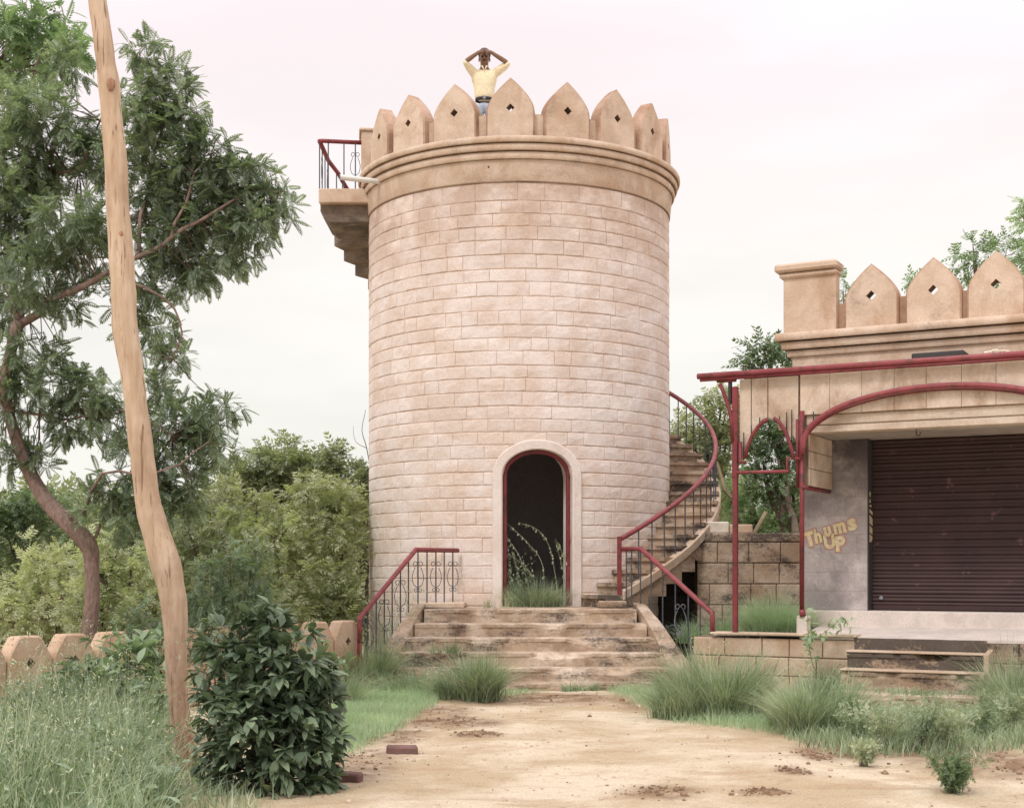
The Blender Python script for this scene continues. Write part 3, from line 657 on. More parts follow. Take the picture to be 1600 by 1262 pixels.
# ================================================================ entrance steps
ent = thing('entrance_steps', 'broad weathered stone steps rising to the tower doorway, stained black in patches', 'steps', (.225, 17.0, 0))
widths = [1.29, 1.39, 1.50, 1.57, 1.64, 1.70]; zs = [.876, .71, .553, .396, .237, .085]; ys = [-.10, -.37, -.64, -.91, -1.18, -1.45]
def rough_step(w, y0, y1, z0, z1, seed, mat):
    """a tread slab with a chipped uneven nosing"""
    mb = MB(); n = 44; vs = []
    for i in range(n+1):
        x = -w+2*w*i/n; c = lambda s, k: mnoise.noise((x*k+seed*7, seed*3.1, s))
        chip = max(0, c(1, 2.6)-.08)*.17+max(0, c(8, 9)-.15)*.07; yy = y0+c(2, 5)*.008
        vs += [(x, y1, z0), (x, yy+.012, z0), (x, yy+.004+chip*.2, z1-.055-chip*.3), (x, yy-.010+chip, z1-.045), (x, yy-.012+chip*1.2, z1-.010-chip*.4), (x, yy+.004+chip*1.6, z1-chip*.12), (x, y1, z1)]
    m = 7; fs = [(i*m+q, i*m+(q+1) % m, (i+1)*m+(q+1) % m, (i+1)*m+q) for i in range(n) for q in range(m)]+[tuple(range(m)), tuple(n*m+q for q in range(m))]
    mb.add(vs, fs); return mb
for i in range(6):
    y1 = ys[i]+.34 if i else 1.15
    zz0 = zs[i+1]-.01 if i < 5 else -.06
    mb = rough_step(widths[i], ys[i], y1, zz0 if i else zs[1]-.01, zs[i], i+1, M['step'])
    obj('step', mb, M['step'], ent)
mb = MB(); mb.box(-1.29, 1.29, .05, 1.1, 0, .70); mb.box(-1.35, 1.35, -.5, .0, -.05, .35); obj('core', mb, M['step'], ent)
for s in (-1, 1):
    mb = MB(); vs = []
    prof = [(1.295, 1.42, 1.0, .90), (1.30, 1.44, .12, .89), (1.395, 1.57, -.30, .70), (1.50, 1.72, -.75, .43), (1.57, 1.84, -1.1, .22), (1.63, 1.93, -1.35, .08), (1.65, 1.95, -1.42, -.06)]
    for a, b, y, z in prof: vs += [(s*a, y, -.1), (s*a, y, z+.03), (s*(a+.02), y, z+.045), (s*(b-.02), y, z+.03), (s*b, y, z+.01), (s*b, y, -.1)]
    n = len(prof); fs = [(i*6+q, i*6+(q+1) % 6, (i+1)*6+(q+1) % 6, (i+1)*6+q) for i in range(n-1) for q in range(6)]+[(0, 1, 2, 3, 4, 5), tuple((n-1)*6+q for q in range(6))]
    mb.add(vs, fs); obj('side_curb', mb, M['step'], ent)
mb = MB(); mb.box(-1.45, -.82, .25, 1.0, .876, .94, b=.01); obj('landing_kerb', mb, M['curb'], ent)
mb = MB(); mb.box(.86, 1.2, .25, .9, .876, .965, b=.012); obj('landing_kerb', mb, M['step'], ent)
# railings of the entrance steps
def railing(label, top, bot, ends, scrolls, mat, posts, group):
    root = thing('stair_railing', label, 'railing', (top[-1][0], top[-1][1], 0), 0, group)
    mb = MB(); mb.tube(top, .03, 12); obj('handrail', mb, mat, root, True, world=True)
    T = [Vector(p) for p in top]; B = [Vector(p) for p in bot]
    for p, h in posts:
        mb = MB(); mb.box(p[0]-.026, p[0]+.026, p[1]-.026, p[1]+.026, p[2], p[2]+h, b=.004); obj('post', mb, mat, root, world=True)
    for i, (seg, f) in enumerate(ends):
        a = T[seg].lerp(T[seg+1], f); b = B[seg].lerp(B[seg+1], f); rod_at(root, (a.x, a.y, b.z), a.z-b.z, scrolls.get(i))
    return root
Lr = [(-.70, 17.93, 1.60), (-1.19, 17.22, 1.60), (-1.74, 15.90, .80)]
railing('maroon handrail with scrolled iron balusters left of the entrance steps', Lr+[(-1.742, 15.895, .52)],
        [(-.72, 17.93, .93), (-1.19, 17.22, .93), (-1.74, 15.9, .15), (-1.742, 15.895, .1)],
        [(0, .12), (0, .33), (0, .53), (0, .74), (0, .95), (1, .14), (1, .29), (1, .44), (1, .58), (1, .72), (1, .87)], {0: scm2, 2: scm2, 4: scm2, 6: scm2, 8: scm2, 10: scm2}, M['red'], [((-1.742, 15.9, .1), .69)], 'railings of the entrance steps')
Rr = [(1.36, 17.5, 1.61), (1.60, 17.25, 1.61), (2.29, 15.90, .853)]
railing('maroon handrail with straight balusters right of the entrance steps, meeting the winding rail', Rr+[(2.292, 15.895, .6)],
        [(1.36, 17.5, .93), (1.60, 17.25, .93), (2.29, 15.9, .15), (2.292, 15.895, .1)],
        [(0, .3), (0, .55), (0, .97), (1, .15), (1, .32), (1, .50), (1, .68), (1, .84)], {}, M['red'], [((2.292, 15.9, .1), .74)], 'railings of the entrance steps')
brk = bpy.data.objects.new('broken_scroll', scm); COL.objects.link(brk); brk.parent = [o for o in bpy.data.objects if o.name.startswith('stair_railing')][-1]
brk.location = wm(brk.parent).inverted() @ Vector((1.99, 16.45, .50))
for (pp, rt) in (((1.80, 16.7, .66), (0, 1.75, 0)), ((2.12, 16.3, .36), (0, 1.45, .3))):
    b2 = brk.copy(); COL.objects.link(b2); b2.location = wm(brk.parent).inverted() @ Vector(pp); b2.rotation_euler = rt; b2.scale = (.8, .8, .6)
# ================================================================ retaining wall
rw = thing('retaining_wall', 'stained coursed block wall with black streaks between the spiral stairs and the shop', 'wall', (2.47, 18.55, 0))
mb = MB(); mb.box(0, 2.0, .012, .3, 0, 1.80); obj('core', mb, M['darkmortar'], rw)
block_run(rw, 'block', 0, 2.0, .05, 1.72, 0, .278, (.34, .42, .55), M['wallblock'], depth=.1, gap=.012, jit=.006)
mb = MB(); mb.box(-.01, 2.02, -.01, .32, 1.725, 1.84, b=.012); obj('coping', mb, M['wallblock'], rw)
lw = thing('low_wall', 'low broken wall stub of pale cement on top of the stained block wall', 'wall', (2.62, 18.7, 1.842))
mb = MB(); mb.box(.0, .30, 0, .14, 0, .155, b=.015); obj('cement_lump', mb, M['trash'], lw)
mb = MB(); mb.box(.31, .62, .02, .15, 0, .12, b=.012); obj('block', mb, M['porchblock'], lw)
pk = MB(); a = W3(1178, 834, 18.9); b = W3(1197, 800, 19.0); pk.tube([a, b], .028, 6)
tag(obj('leaning_plank', pk, M['timber']), 'short weathered timber post leaning above the stained block wall', 'post')
pk = MB(); pk.tube([W3(1120, 722, 20.2), W3(1128, 748, 20.15), W3(1132, 765, 20.1), W3(1143, 777, 20.1)], [.022, .03, .035, .025], 6)
tag(obj('bare_branch', pk, M['timber']), 'bare brown branch beside the outer edge of the winding stairs', 'branch')
# ================================================================ shop (local frame: x along the front, y into the building)
P0 = (2.17, 15.2, 0); RZ = -math.atan2(.471, .882); ca, sa = math.cos(RZ), math.sin(RZ)
def s_at(px, t):
    k = (px-800)/F; return (k*(P0[1]+ca*t)-P0[0]+sa*t)/(ca-k*sa) if False else (k*(P0[1]+.882*t)-P0[0]-.471*t)/(.882+.471*k)
def L(px, py, t):
    s = s_at(px, t); d = P0[1]-.471*s+.882*t; return (s, t, CAMH-(py-HY)/F*d)
SE = 4.9    # right end, outside the picture
shop = thing('shop_building', 'ochre shop building with a closed maroon roller shutter and pointed battlements on the roof', 'building', P0, RZ)
porch = thing('porch_platform', 'raised porch platform with a pale cement floor in front of the shop', 'platform', P0, RZ)
TP, TSH = 1.0, 1.2
# porch
mb = MB(); x0 = s_at(1085, .02)
mb.add([(x0, .03, 0), (SE, .03, 0), (SE, 1.3, 0), (x0, 3.1, 0), (x0, .03, .62), (SE, .03, .60), (SE, 1.3, .70), (x0, 3.1, .62)], [(0, 1, 5, 4), (1, 2, 6, 5), (2, 3, 7, 6), (3, 0, 4, 7), (4, 5, 6, 7)]); obj('core', mb, M['darkmortar'], porch)
sA, sB = s_at(1340, -.02), s_at(1110, -.03)
xq = x0; x0 = s_at(1262, .3); mb = MB(); mb.add([(x0, .0, .622), (SE, .0, .622), (SE, .9, .70), (x0, .9, .70), (x0, .0, .650), (SE, .0, .650), (SE, .9, .745), (x0, .9, .745)], [(0, 1, 5, 4), (1, 2, 6, 5), (2, 3, 7, 6), (3, 0, 4, 7), (4, 5, 6, 7), (0, 3, 2, 1)]); obj('floor', mb, M['floor'], porch); x0 = xq
x = sB
for l in (.55, .5, .58):
    mb = MB(); e = min(x+l, sA); mb.box(x, e-.008, -.05, .22, .652, .675, b=.004); obj('edge_slab', mb, M['curb'], porch); x += l
s0, s1 = s_at(1325, -.45), s_at(1532, -.45)
block_run(porch, 'block', x0, s_at(1345, 0), .02, .62, .0, .2, (.30, .36, .42), M['porchblock'], depth=.05, gap=.01, jit=.004)
block_run(porch, 'block', s_at(1345, 0), SE, .02, .62, .0, .2, (.36, .5, .42), M['wallblock'], depth=.05, gap=.008, jit=.004)
# sill plinth in front of pillar and shutter
mb = MB(); mb.box(s_at(1256, .86), SE, .86, 1.25, .60, .90, b=.012); obj('sill', mb, M['floor'], shop)
# porch steps
ps = thing('porch_steps', 'short stone steps up to the porch with algae-blackened risers, half hidden in weeds', 'steps', P0, RZ)
sl_, sr_ = s_at(1318, -.4), s_at(1533, -.4)
for i, (t, z, dz, mt) in enumerate(((-.26, .51, .175, 'black_step'), (-.52, .34, .19, 'step'), (-.80, .15, .22, 'step'))):
    w = (sr_-sl_)/2; mb = rough_step(w, t, t+.27 if i else -.002, z-dz if i < 2 else -.05, z, 20+i, None)
    mb.v = [(x+(sl_+sr_)/2-(.0), y, zz) for x, y, zz in mb.v]; obj('step', mb, M[mt], ps)
    if i < 2: mb = MB(); mb.box(sl_-.005, sr_+.004, t-.022, t+.2, z+.001, z+.019, b=.005); obj('nosing', mb, M['curb'], ps)
mb = MB(); mb.box((sl_+.01), (sr_-.01), -.012, -.002, .50, .645); obj('riser', mb, M['black_step'], ps)
mb = MB(); mb.prism([(-.0, 0), (-.82, 0), (-.82, .15), (-.53, .165), (-.53, .345), (-.27, .355), (-.27, .52), (0, .56)], lambda a, b, y: (y, a-.004, b), sr_+.002, sr_+.05); obj('side_wall', mb, M['curb'], ps)
# pillar with grey whitewashed blocks
pl, pr_ = s_at(1256, TP), s_at(1355, TP)
mb = MB(); mb.box(pl, pr_, TP+.0015, 1.7, .88, 2.81); obj('pillar', mb, M['pillarjoint'], shop)
PILLAR = [o for o in bpy.data.objects if o.name == 'pillar'][0]
iw = wm(shop)
block_run(shop, 'pillar_block', pl, pr_, .90, 2.80, TP, .21, (.28, .35, .40), M['pillar'], depth=.025, gap=.004, proud=.0008, jit=.0004)
mb = MB(); mb.box(pr_+.002, pr_+.010, TP+.03, TSH+.06, .905, 2.79); obj('jamb', mb, M['paint_gap_shade'], shop)
# walls, roof mass
mb = MB(); mb.box(pl+.02, pl+.2, 1.7, 4.6, 0, 3.4); mb.box(pl+.02, SE, 4.4, 4.6, 0, 3.4); mb.box(SE-.3, SE, TP, 4.6, 0, 3.4); obj('wall', mb, M['pillar'], shop)
sL = s_at(1155, .05); sP2 = s_at(1250, .05)
mb = MB(); mb.box(sP2+.05, SE, .30, 1.9, 2.80, 2.86); mb.box(pl, SE, .9, 4.6, 2.86, 3.43); obj('soffit', mb, M['soffit'], shop)
mb = MB(); mb.box(sP2+.06, SE, .085, .30, 2.80, 2.875, b=.006); mb.box(sP2+.06, SE, .075, .30, 2.88, 2.985, b=.008); obj('beam', mb, M['beam'], shop)
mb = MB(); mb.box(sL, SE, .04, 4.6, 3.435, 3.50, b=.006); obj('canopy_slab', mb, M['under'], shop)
# roller shutter
sh = link('shutter', None, shop, (pr_+.012, TSH, .91)); SW_ = SE-.3-pr_-.012
n = 22; hsl = (2.795-.91)/n; prof = []
for i in range(9):
    u = i/8; prof.append((-.016*abs(math.sin(PI*2*u))**.7 if True else 0, u*hsl))
def slat_mb(w):
    mb = MB(); vs = []; k = 14; m = len(prof)
    for j in range(k+1):
        for y, z in prof: vs.append((w*j/k, y+.0025*mnoise.noise((j*.9, z*30, 0)), z))
    mb.add(vs, [(j*m+q, (j+1)*m+q, (j+1)*m+q+1, j*m+q+1) for j in range(k) for q in range(m-1)]); return mb
slm = mesh_from('slat', slat_mb(SW_), M['shutter'], True)
for i in range(n): link('slat', slm, sh, (0, random.uniform(-.002, .002), i*hsl), (random.uniform(-.01, .01), 0, 0))
mb = MB(); mb.box(.01, SW_, -.028, .0, -.002, .05, b=.005); obj('bottom_bar', mb, M['shutter'], sh)
mb = MB(); mb.tube([(.10, -.032, .13), (.10, -.022, .13)], .022, 14); obj('lock', mb, M['scroll'], sh)
# side board
bw = wm(shop); x = sP2+.045
mb = MB(); mb.box(x, x+.03, .10, TP-.01, 2.24, 2.80); obj('side_board', mb, M['darkmortar'], shop)
for r in range(3):
    for c in range(3):
        mb = MB(); y0 = .10+.30*c+(.0 if r % 2 else -.1 if c else 0); y1 = min(TP-.01, .10+.30*(c+1)-(.1 if r % 2 == 0 and c < 2 else 0)); mb.box(x-.012, x+.045, y0+.004, y1-.004, 2.245+.185*r, 2.245+.185*(r+1)-.007, b=.004); obj('board_block', mb, M['panel'], shop)
# fascia panels (two of them cut by the pointed arch)
joints = [1250, 1296, 1346, 1397, 1447, 1502, 1556, 1612, 1670, 1730]; tf = .04
def panel(poly, th=.045):
    mb = MB(); pts = [L(px, py, tf) for px, py in poly]; n = len(pts)
    mb.add([p for p in pts]+[(p[0], p[1]+th, p[2]) for p in pts], [tuple(range(n)), tuple(range(2*n-1, n-1, -1))]+[(i, (i+1) % n, n+(i+1) % n, n+i) for i in range(n)]); return obj('fascia_panel', mb, M['panel'], shop)
panel([(1156, 593), (1173, 592), (1173, 681), (1166, 700), (1162, 716), (1156, 716)])
panel([(1174.5, 592), (1199, 590), (1199, 652), (1191, 655), (1183, 664), (1174.5, 679)])
panel([(1200.5, 590), (1247, 587), (1247, 694), (1240, 682), (1234, 684), (1230, 672), (1217, 672), (1214, 660), (1206, 655), (1200.5, 652)])
for a, b in zip(joints, joints[1:]):
    A = L(a, 0, tf); B = L(b, 0, tf); mb = MB(); w = .0015
    mb.box(A[0]+w, B[0]-w, tf+random.uniform(-.003, .003), tf+.05, 2.99, 3.425, b=.004); obj('fascia_panel', mb, M['panel'], shop)
mb = MB(); mb.box(L(1245, 0, tf)[0], SE, .093, .2, 2.985, 3.43); obj('fascia_backing', mb, M['rustedge'], shop)
# cornice and parapet
cs = s_at(1214, .62)
def sband(name, t0, z0, z1, mats, x0, x1=SE, bulge=.02, back=1.0):
    mb = MB(); pr = [(back, z0+.005), (t0+.06, z0+.005), (t0+.02, z0)]+[(t0+bulge-bulge*math.cos(a), (z0+z1)/2+(z1-z0)/2*math.sin(a)) for a in [-PI/2+PI*i/6 for i in range(7)]]+[(t0+.02, z1), (back, z1-.001)]
    n = len(pr); vs = [(x0, y, z) for y, z in pr]+[(x1, y, z) for y, z in pr]
    mb.add(vs, [(i, i+1, n+i+1, n+i) for i in range(n-1)]+[tuple(range(n)), tuple(range(2*n-1, n-1, -1))]); mb.m = [1 if i in (0, 1, 2, 9) else 0 for i in range(n-1)]+[0, 0]
    return obj(name, mb, mats, shop, 'auto')
PM = [M['plaster'], M['groove']]
sband('cornice_moulding', .60, 3.888, 3.975, PM, cs-.02)
sband('cornice_moulding', .65, 3.795, 3.883, PM, cs+.04)
mb = MB(); mb.box(cs+.14, SE, .74, 1.1, 3.50, 3.795); obj('cornice_band', mb, M['plaster'], shop)
sband('cornice_moulding', .70, 3.715, 3.79, PM, cs+.09)
ms = mesh_from('merlon', merlon_mb(.58, .70, .17, hole=.055), [M['plaster'], M['rustedge'], M['groove']])
tM = .72
for px in (1361, 1458, 1556, 1660, 1770): o = link('merlon', ms, shop, (s_at(px, tM), tM, 3.973))
for px in (1313, 1410, 1508, 1608, 1715):
    q = s_at(px, tM+.08); mb = MB(); mb.box(q-.07, q+.07, tM+.07, tM+.15, 3.972, 4.30 if px > 1350 else 4.28, b=.005); obj('parapet_infill', mb, M['rustedge'], shop)
c0, c1 = s_at(1224, .68), s_at(1306, .68)
mb = MB(); mb.box(c0, c1, .68, .84, 3.973, 4.60, b=.008); obj('corner_column', mb, M['plaster'], shop)
mb = MB(); mb.box(c0-.04, c1+.02, .64, .88, 4.585, 4.645, b=.02); obj('column_cap', mb, M['plaster'], shop)
mb = MB(); mb.box(c0-.085, c1+.03, .60, .92, 4.65, 4.74, b=.022); obj('column_cap', mb, M['plaster'], shop)
# debris gap under the cornice, its shade drawn as a black box; cement lump
mb = MB(); mb.box(s_at(1424, .3), s_at(1506, .3), .3, .6, 3.502, 3.60, b=.01); obj('roof_gap_shade', mb, M['paint_gap_shade'], shop)
mb = MB(); c = L(1555, 553, .2)
for i in range(6): mb.box(c[0]+i*.035-.1, c[0]+i*.035-.02, .12, .28, 3.502, 3.53+.05*random.random(), b=.012)
tag(obj('cement_rubble', mb, M['trash'], None), 'pale crumbled cement lumps lying on the canopy edge above the red pipe', 'rubble')
o = bpy.data.objects['cement_rubble']; o.matrix_world = wm(shop) @ Matrix.Translation(o.location)
o.location = o.matrix_world.to_translation(); o.rotation_euler = (0, 0, RZ)
# hook under the beam
mb = MB(); h = L(1438, 664, .30); mb.tube([(h[0]-.02, .2, 2.802), (h[0]-.02, .2, 2.75), (h[0]-.012, .2, 2.735), (h[0]+.012, .2, 2.735), (h[0]+.02, .2, 2.75), (h[0]+.02, .2, 2.77)], .005, 6); obj('hook', mb, M['darkiron'], shop)
# ---------------------------------------------------------------- red pipe frame of the canopy
fr = thing('canopy_frame', 'red painted pipe frame with arches standing along the front of the shop porch', 'canopy frame', P0, RZ)
def pipe(pts, r, mat='red', n=12, name='pipe', t=None):
    mb = MB(); mb.tube([L(*p) if len(p) == 3 and p[0] > 50 else p for p in pts], r, n); return obj(name, mb, M[mat], fr, True)
tq = -.015
a = L(1090, 588, tq-.03); b = L(1600, 553, tq-.03); zt = (a[2]+b[2])/2
pipe([(a[0], tq-.03, zt), (SE, tq-.03, zt)], .032, name='top_rail')
pipe([(a[0]+.03, tq-.03, zt-.045), (SE, tq-.03, zt-.045)], .016, 'oldred', name='lower_rail')
x1 = s_at(1148, tq)
mb = MB(); mb.box(x1-.026, x1+.026, tq-.026+.02, tq+.026+.02, .652, 2.5, b=.004); mb.box(x1-.03, x1+.03, tq-.03+.02, tq+.03+.02, 2.35, 3.33, b=.004); obj('post', mb, M['oldred'], fr)
mb = MB(); mb.box(x1-.075, x1-.045, tq, tq+.05, 3.15, zt-.03); obj('post_bracket', mb, M['darkiron'], fr)
pipe([L(1121, 595, tq), L(1150, 593, tq)], .024, 'oldred', name='short_rail')
pipe([L(1125, 600, tq), L(1131, 614, tq), L(1138, 634, tq), L(1143, 655, tq), L(1145, 690, tq)], .022, 'oldred', name='side_brace')
for px0, y0, y1, r in ((1251.5, 642, 955, .026), (1244.5, 655, 762, .018)):
    a = L(px0+1.5, y0, .03); b = L(px0+1.5, y1, .03); pipe([a, b], r, 'oldred', name='post')
b = L(1253, 955, .03); mb = MB(); mb.tube([(b[0], .03, b[2]+.02), (b[0]+.01, .03, b[2]-.05)], .034, 10); mb2 = mb; obj('post_foot', mb, M['red'], fr, True)
mb = MB(); mb.box(b[0]-.06, b[0]+.06, -.0+.02, .16, .66, b[2]-.045, b=.015); obj('post_base', mb, M['floor'], fr)
mb = MB(); pB = L(1240, 0, .06)[0]; mb.box(pB-.02, pB+.035, .05, .085, 2.78, 3.02); obj('lattice_plate', mb, M['darkiron'], fr)
# small pointed arch
pipe([L(1200, 655, tq), L(1192, 659, tq), L(1184, 667, tq), L(1175, 681, tq), L(1168, 698, tq), L(1164, 716, tq)], .021, 'oldred', name='arch_pipe')
pipe([L(1209, 653, tq), L(1217, 659, tq), L(1226, 672, tq), L(1233, 689, tq), L(1238, 706, tq), L(1240, 716, tq)], .021, 'oldred', name='arch_pipe')
pipe([L(1152, 738, tq), L(1232, 736, tq)], .018, name='cross_rail')
pipe([L(1230, 738, tq), L(1230, 716, tq), L(1250, 716, tq)], .014, name='cross_rail')
pipe([L(1157, 690, tq), L(1156, 722, tq), L(1166, 722, tq)], .02, 'oldred', name='cross_rail')
for px, y0, y1 in ((1162, 676, 718), (1174, 664, 682), (1187, 652, 662), (1218, 650, 660), (1229, 644, 674), (1237, 640, 700), (1271, 643, 660), (1291, 646, 652)):
    a = L(px, y0, .0); b = L(px, y1, .0); pipe([a, b], .0065, 'darkiron', 6, 'rod')
# big arch, peak px 1465
cx = s_at(1470, tq); xl = s_at(1256, tq); hw = cx-xl; z0 = L(1256, 695, tq)[2]; z1 = L(1465, 603, tq)[2]
pts = [(cx+hw*math.cos(PI-PI*i/36), tq-.01, z0+(z1-z0)*math.sin(PI*i/36)**.93) for i in range(37)]
pts = [(xl-.02, tq-.01, z0-.1)]+pts
pipe(pts, .030, name='big_arch_pipe')
pipe([(p[0], p[1]+.02, p[2]-.04) for p in pts[4:-4]], .010, 'oldred', name='inner_arch_pipe')
# panel angle frame, bottom and back edge
pipe([(x+.01, .0, 2.222), (x+.01, TP-.02, 2.222)], .022, 'oldred', name='board_frame')
pipe([(x+.03, TP-.03, 2.21), (x+.03, TP-.03, 2.79)], .009, 'darkiron', name='board_frame')
mb = MB(); q = L(1247, 750, .08); mb.box(q[0]-.014, q[0]+.02, .08, .1, 2.22, 2.72); obj('wooden_strip', mb, M['timber'], fr)
# ---------------------------------------------------------------- painted lettering
def glyph(ch, px, py, hpx, rot, shear=0, wid=1.0):
    """painted letter: red outline sheet under a yellow sheet, flat on the pillar"""
    for off, mat, dy, nm in ((.026, 'orange', -.0045, 'letter_outline'), (.011, 'yellow', -.0085, 'letter')):
        cu = bpy.data.curves.new(nm, 'FONT'); cu.body = ch; cu.size = 1; cu.offset = 0
        hgt = hpx/144.0; sc = hgt/.70; cu.offset = off/sc; cu.resolution_u = 4; cu.shear = shear
        tmp = bpy.data.objects.new('tmp', cu); COL.objects.link(tmp); dg = bpy.context.evaluated_depsgraph_get()
        me = bpy.data.meshes.new_from_object(tmp.evaluated_get(dg)); bpy.data.objects.remove(tmp)
        mb = MB(); x0, _, z0 = L(px, py, TP); c, s_ = math.cos(rot), math.sin(rot)
        for v in me.vertices:
            u, w = v.co.x*sc*wid, v.co.y*sc; mb.v.append((x0+c*u-s_*w, TP+dy, z0+s_*u+c*w))
        mb.f = [tuple(p.vertices) for p in me.polygons]; mb.m = [0]*len(mb.f)
        if mb.f: obj(nm, mb, M[mat], shop)
dgp = math.radians
glyph('T', 1259, 854, 22, dgp(14), 0, 1.0); glyph('h', 1274.5, 848, 21.5, dgp(13), 0, .80); glyph('u', 1289, 837.5, 20, dgp(13), 0, .85)
glyph('m', 1304, 834, 22, dgp(13), 0, .85); glyph('s', 1326.5, 828, 24, dgp(12), 0, 1.05)
glyph('U', 1289, 857, 21, dgp(10), 0, .9); glyph('P', 1306, 860, 22, dgp(4), 0, .95)
# worn yellow brush lettering down the black jamb
for (ya, yb, c) in ((768, 778, 0), (780, 787, 0), (789, 793, 1), (795, 802, 2), (804, 813, 3), (811, 819, 2), (820, 826, 3), (825, 833, 2), (834, 841, 2), (840, 848, 1)):
    d = P0[1]-.471*pr_+.882*1.1; z0 = CAMH-(yb-HY)/F*d; z1 = CAMH-(ya-HY)/F*d; mb = MB(); xx = pr_+.0125
    y0, y1 = TP+.05, TP+(.10, .15, .2, .22)[c]; sl2 = (0, .0, .03, .05)[c]
    mb.add([(xx, y0, z1), (xx, y1, z1-sl2), (xx, y1, z0-sl2+.012), (xx, y0, z0+.012)], [(0, 1, 2, 3)]); obj('brush_mark', mb, M['yellow'], shop)
# ================================================================ compound wall with cut-off merlons
A = Vector((-4.75, 11.3)); B = Vector((-1.70, 16.1)); dv = (B-A).normalized(); ang = math.atan2(dv.y, dv.x)
cw = thing('compound_wall', 'low orange plastered boundary wall with blunt battlements running behind the bushes', 'wall', (A.x, A.y, 0), ang)
Lw = (B-A).length; mb = MB(); mb.box(0, Lw, .02, .16, 0, .36, b=.01); obj('wall_base', mb, M['boundary'], cw)
OL = [(-.235, 0), (-.235, .20), (-.215, .25), (-.125, .395), (-.10, .41), (.10, .41), (.125, .395), (.215, .25), (.235, .20), (.235, 0)]
bm_ = mesh_from('merlon', merlon_mb(.47, .41, .16, outline=OL, hole=.05, hz=.42, lip=.012), [M['boundary'], M['boundary'], M['groove']])
s = .05
while s < Lw: link('merlon', bm_, cw, (s, 0, .362), (0, random.uniform(-.01, .01), 0)); s += .485
# ================================================================ bricks lying on the earth
for (px, py, d_, rz, lb) in ((628, 1176, 0, .1, 'dark red brick lying on the earth beside the path, the farther of two'), (538, 1217, 0, -.25, 'dark red brick half under the leafy bush, the nearer of two')):
    g = G3(px, py); mb = MB(); mb.box(-.115, .115, -.055, .055, 0, .07, b=.012)
    for i, v in enumerate(mb.v): mb.v[i] = tuple(c_+.006*mnoise.noise((v[0]*20+px, v[1]*20, v[2]*20+k_)) for k_, c_ in enumerate(v))
    o = tag(obj('brick', mb, M['brick']), lb, 'brick', 'bricks lying by the path'); o.location = (g.x, g.y, gz(g.x, g.y)-.012); o.rotation_euler = (.03, .04, rz)
# pebbles and clods
V = []; Q = []
cube = np.array([(x, y, z) for z in (-.35, .45) for y in (-.5, .5) for x in (-.5, .5)], float); cq = np.array([(0, 2, 3, 1), (4, 5, 7, 6), (0, 1, 5, 4), (2, 6, 7, 3), (0, 4, 6, 2), (1, 3, 7, 5)])
pp = []
for _ in range(1600):
    x, y = random.uniform(-2.6, 5.6), random.uniform(7.2, 15.5)
    if random.random() < .12+soil_at(x, y)*1.2: pp.append((x, y, gz(x, y)))
for cx_, cy_, a, b in SOIL:
    for _ in range(80):
        x, y = random.gauss(cx_, a*.5), random.gauss(cy_, b*.5)
        if y < 15.4: pp.append((x, y, gz(x, y)))
pp = np.array(pp); n = len(pp); d = rng.normal(0, 1, (n, 3)); Rm = frames(d, .8); sc = rng.lognormal(-4.55, .42, n)
V, Q = scatter(cube, cq, pp, Rm, sc); V = V+rng.normal(0, .0015, V.shape)
qobj('earth_clods', V, Q, M['clod'] if 'clod' in M else M['brick'], kind='stuff')
n = 1500; px_ = rng.uniform(-3.2, 6, n); py_ = rng.uniform(7.1, 15.3, n); pp = np.array([(x, y, gz(x, y)+.001) for x, y in zip(px_, py_)])
V, Q = scatter(cube, cq, pp, frames(rng.normal(0, 1, (n, 3)), .8), rng.lognormal(-4.75, .45, n)); qobj('pebbles', V, Q, M['curb'], kind='stuff')
n = 900; px_ = rng.uniform(-3.2, 6, n); py_ = 7.1+8.2*rng.random(n)**.8; pp = np.array([(x, y, gz(x, y)+.004) for x, y in zip(px_, py_)]); dd_ = rng.normal(0, 1, (n, 3)); dd_[:, 2] *= .08
V, Q = scatter(np.array([(0, 0, 0), (.5, .10, .05), (1, 0, .02), (.5, -.10, 0)], float), np.array([(0, 1, 2, 3)]), pp, frames(dd_, .3), rng.uniform(.015, .06, n)); qobj('dry_litter', V, Q, M['straw'], kind='stuff')
# ================================================================ man on the tower roof
def skinned(name, verts, edges, radii, mat, parent, root=0, sub=2):
    me = bpy.data.meshes.new(name); me.from_pydata([tuple(v) for v in verts], edges, []); me.materials.append(mat)
    o = link(name, me, parent); md = o.modifiers.new('skin', 'SKIN'); md.use_smooth_shade = True
    sv = me.skin_vertices[0].data if me.skin_vertices else None
    if sv is None:
        bm = bmesh.new(); bm.from_mesh(me); bm.verts.layers.skin.verify(); bm.to_mesh(me); bm.free(); sv = me.skin_vertices[0].data
    for i, r in enumerate(radii): sv[i].radius = r if isinstance(r, tuple) else (r, r)
    for i in range(len(verts)): sv[i].use_root = i == root
    ss = o.modifiers.new('sub', 'SUBSURF'); ss.levels = sub; ss.render_levels = sub
    dg = bpy.context.evaluated_depsgraph_get(); dg.update(); m2 = bpy.data.meshes.new_from_object(o.evaluated_get(dg)); o.modifiers.clear(); o.data = m2; m2.name = name
    return o
man = thing('person', 'man in yellow shirt and pale jeans on the tower roof, hands on his forehead', 'person', (-.386, 19.5, 6.95))
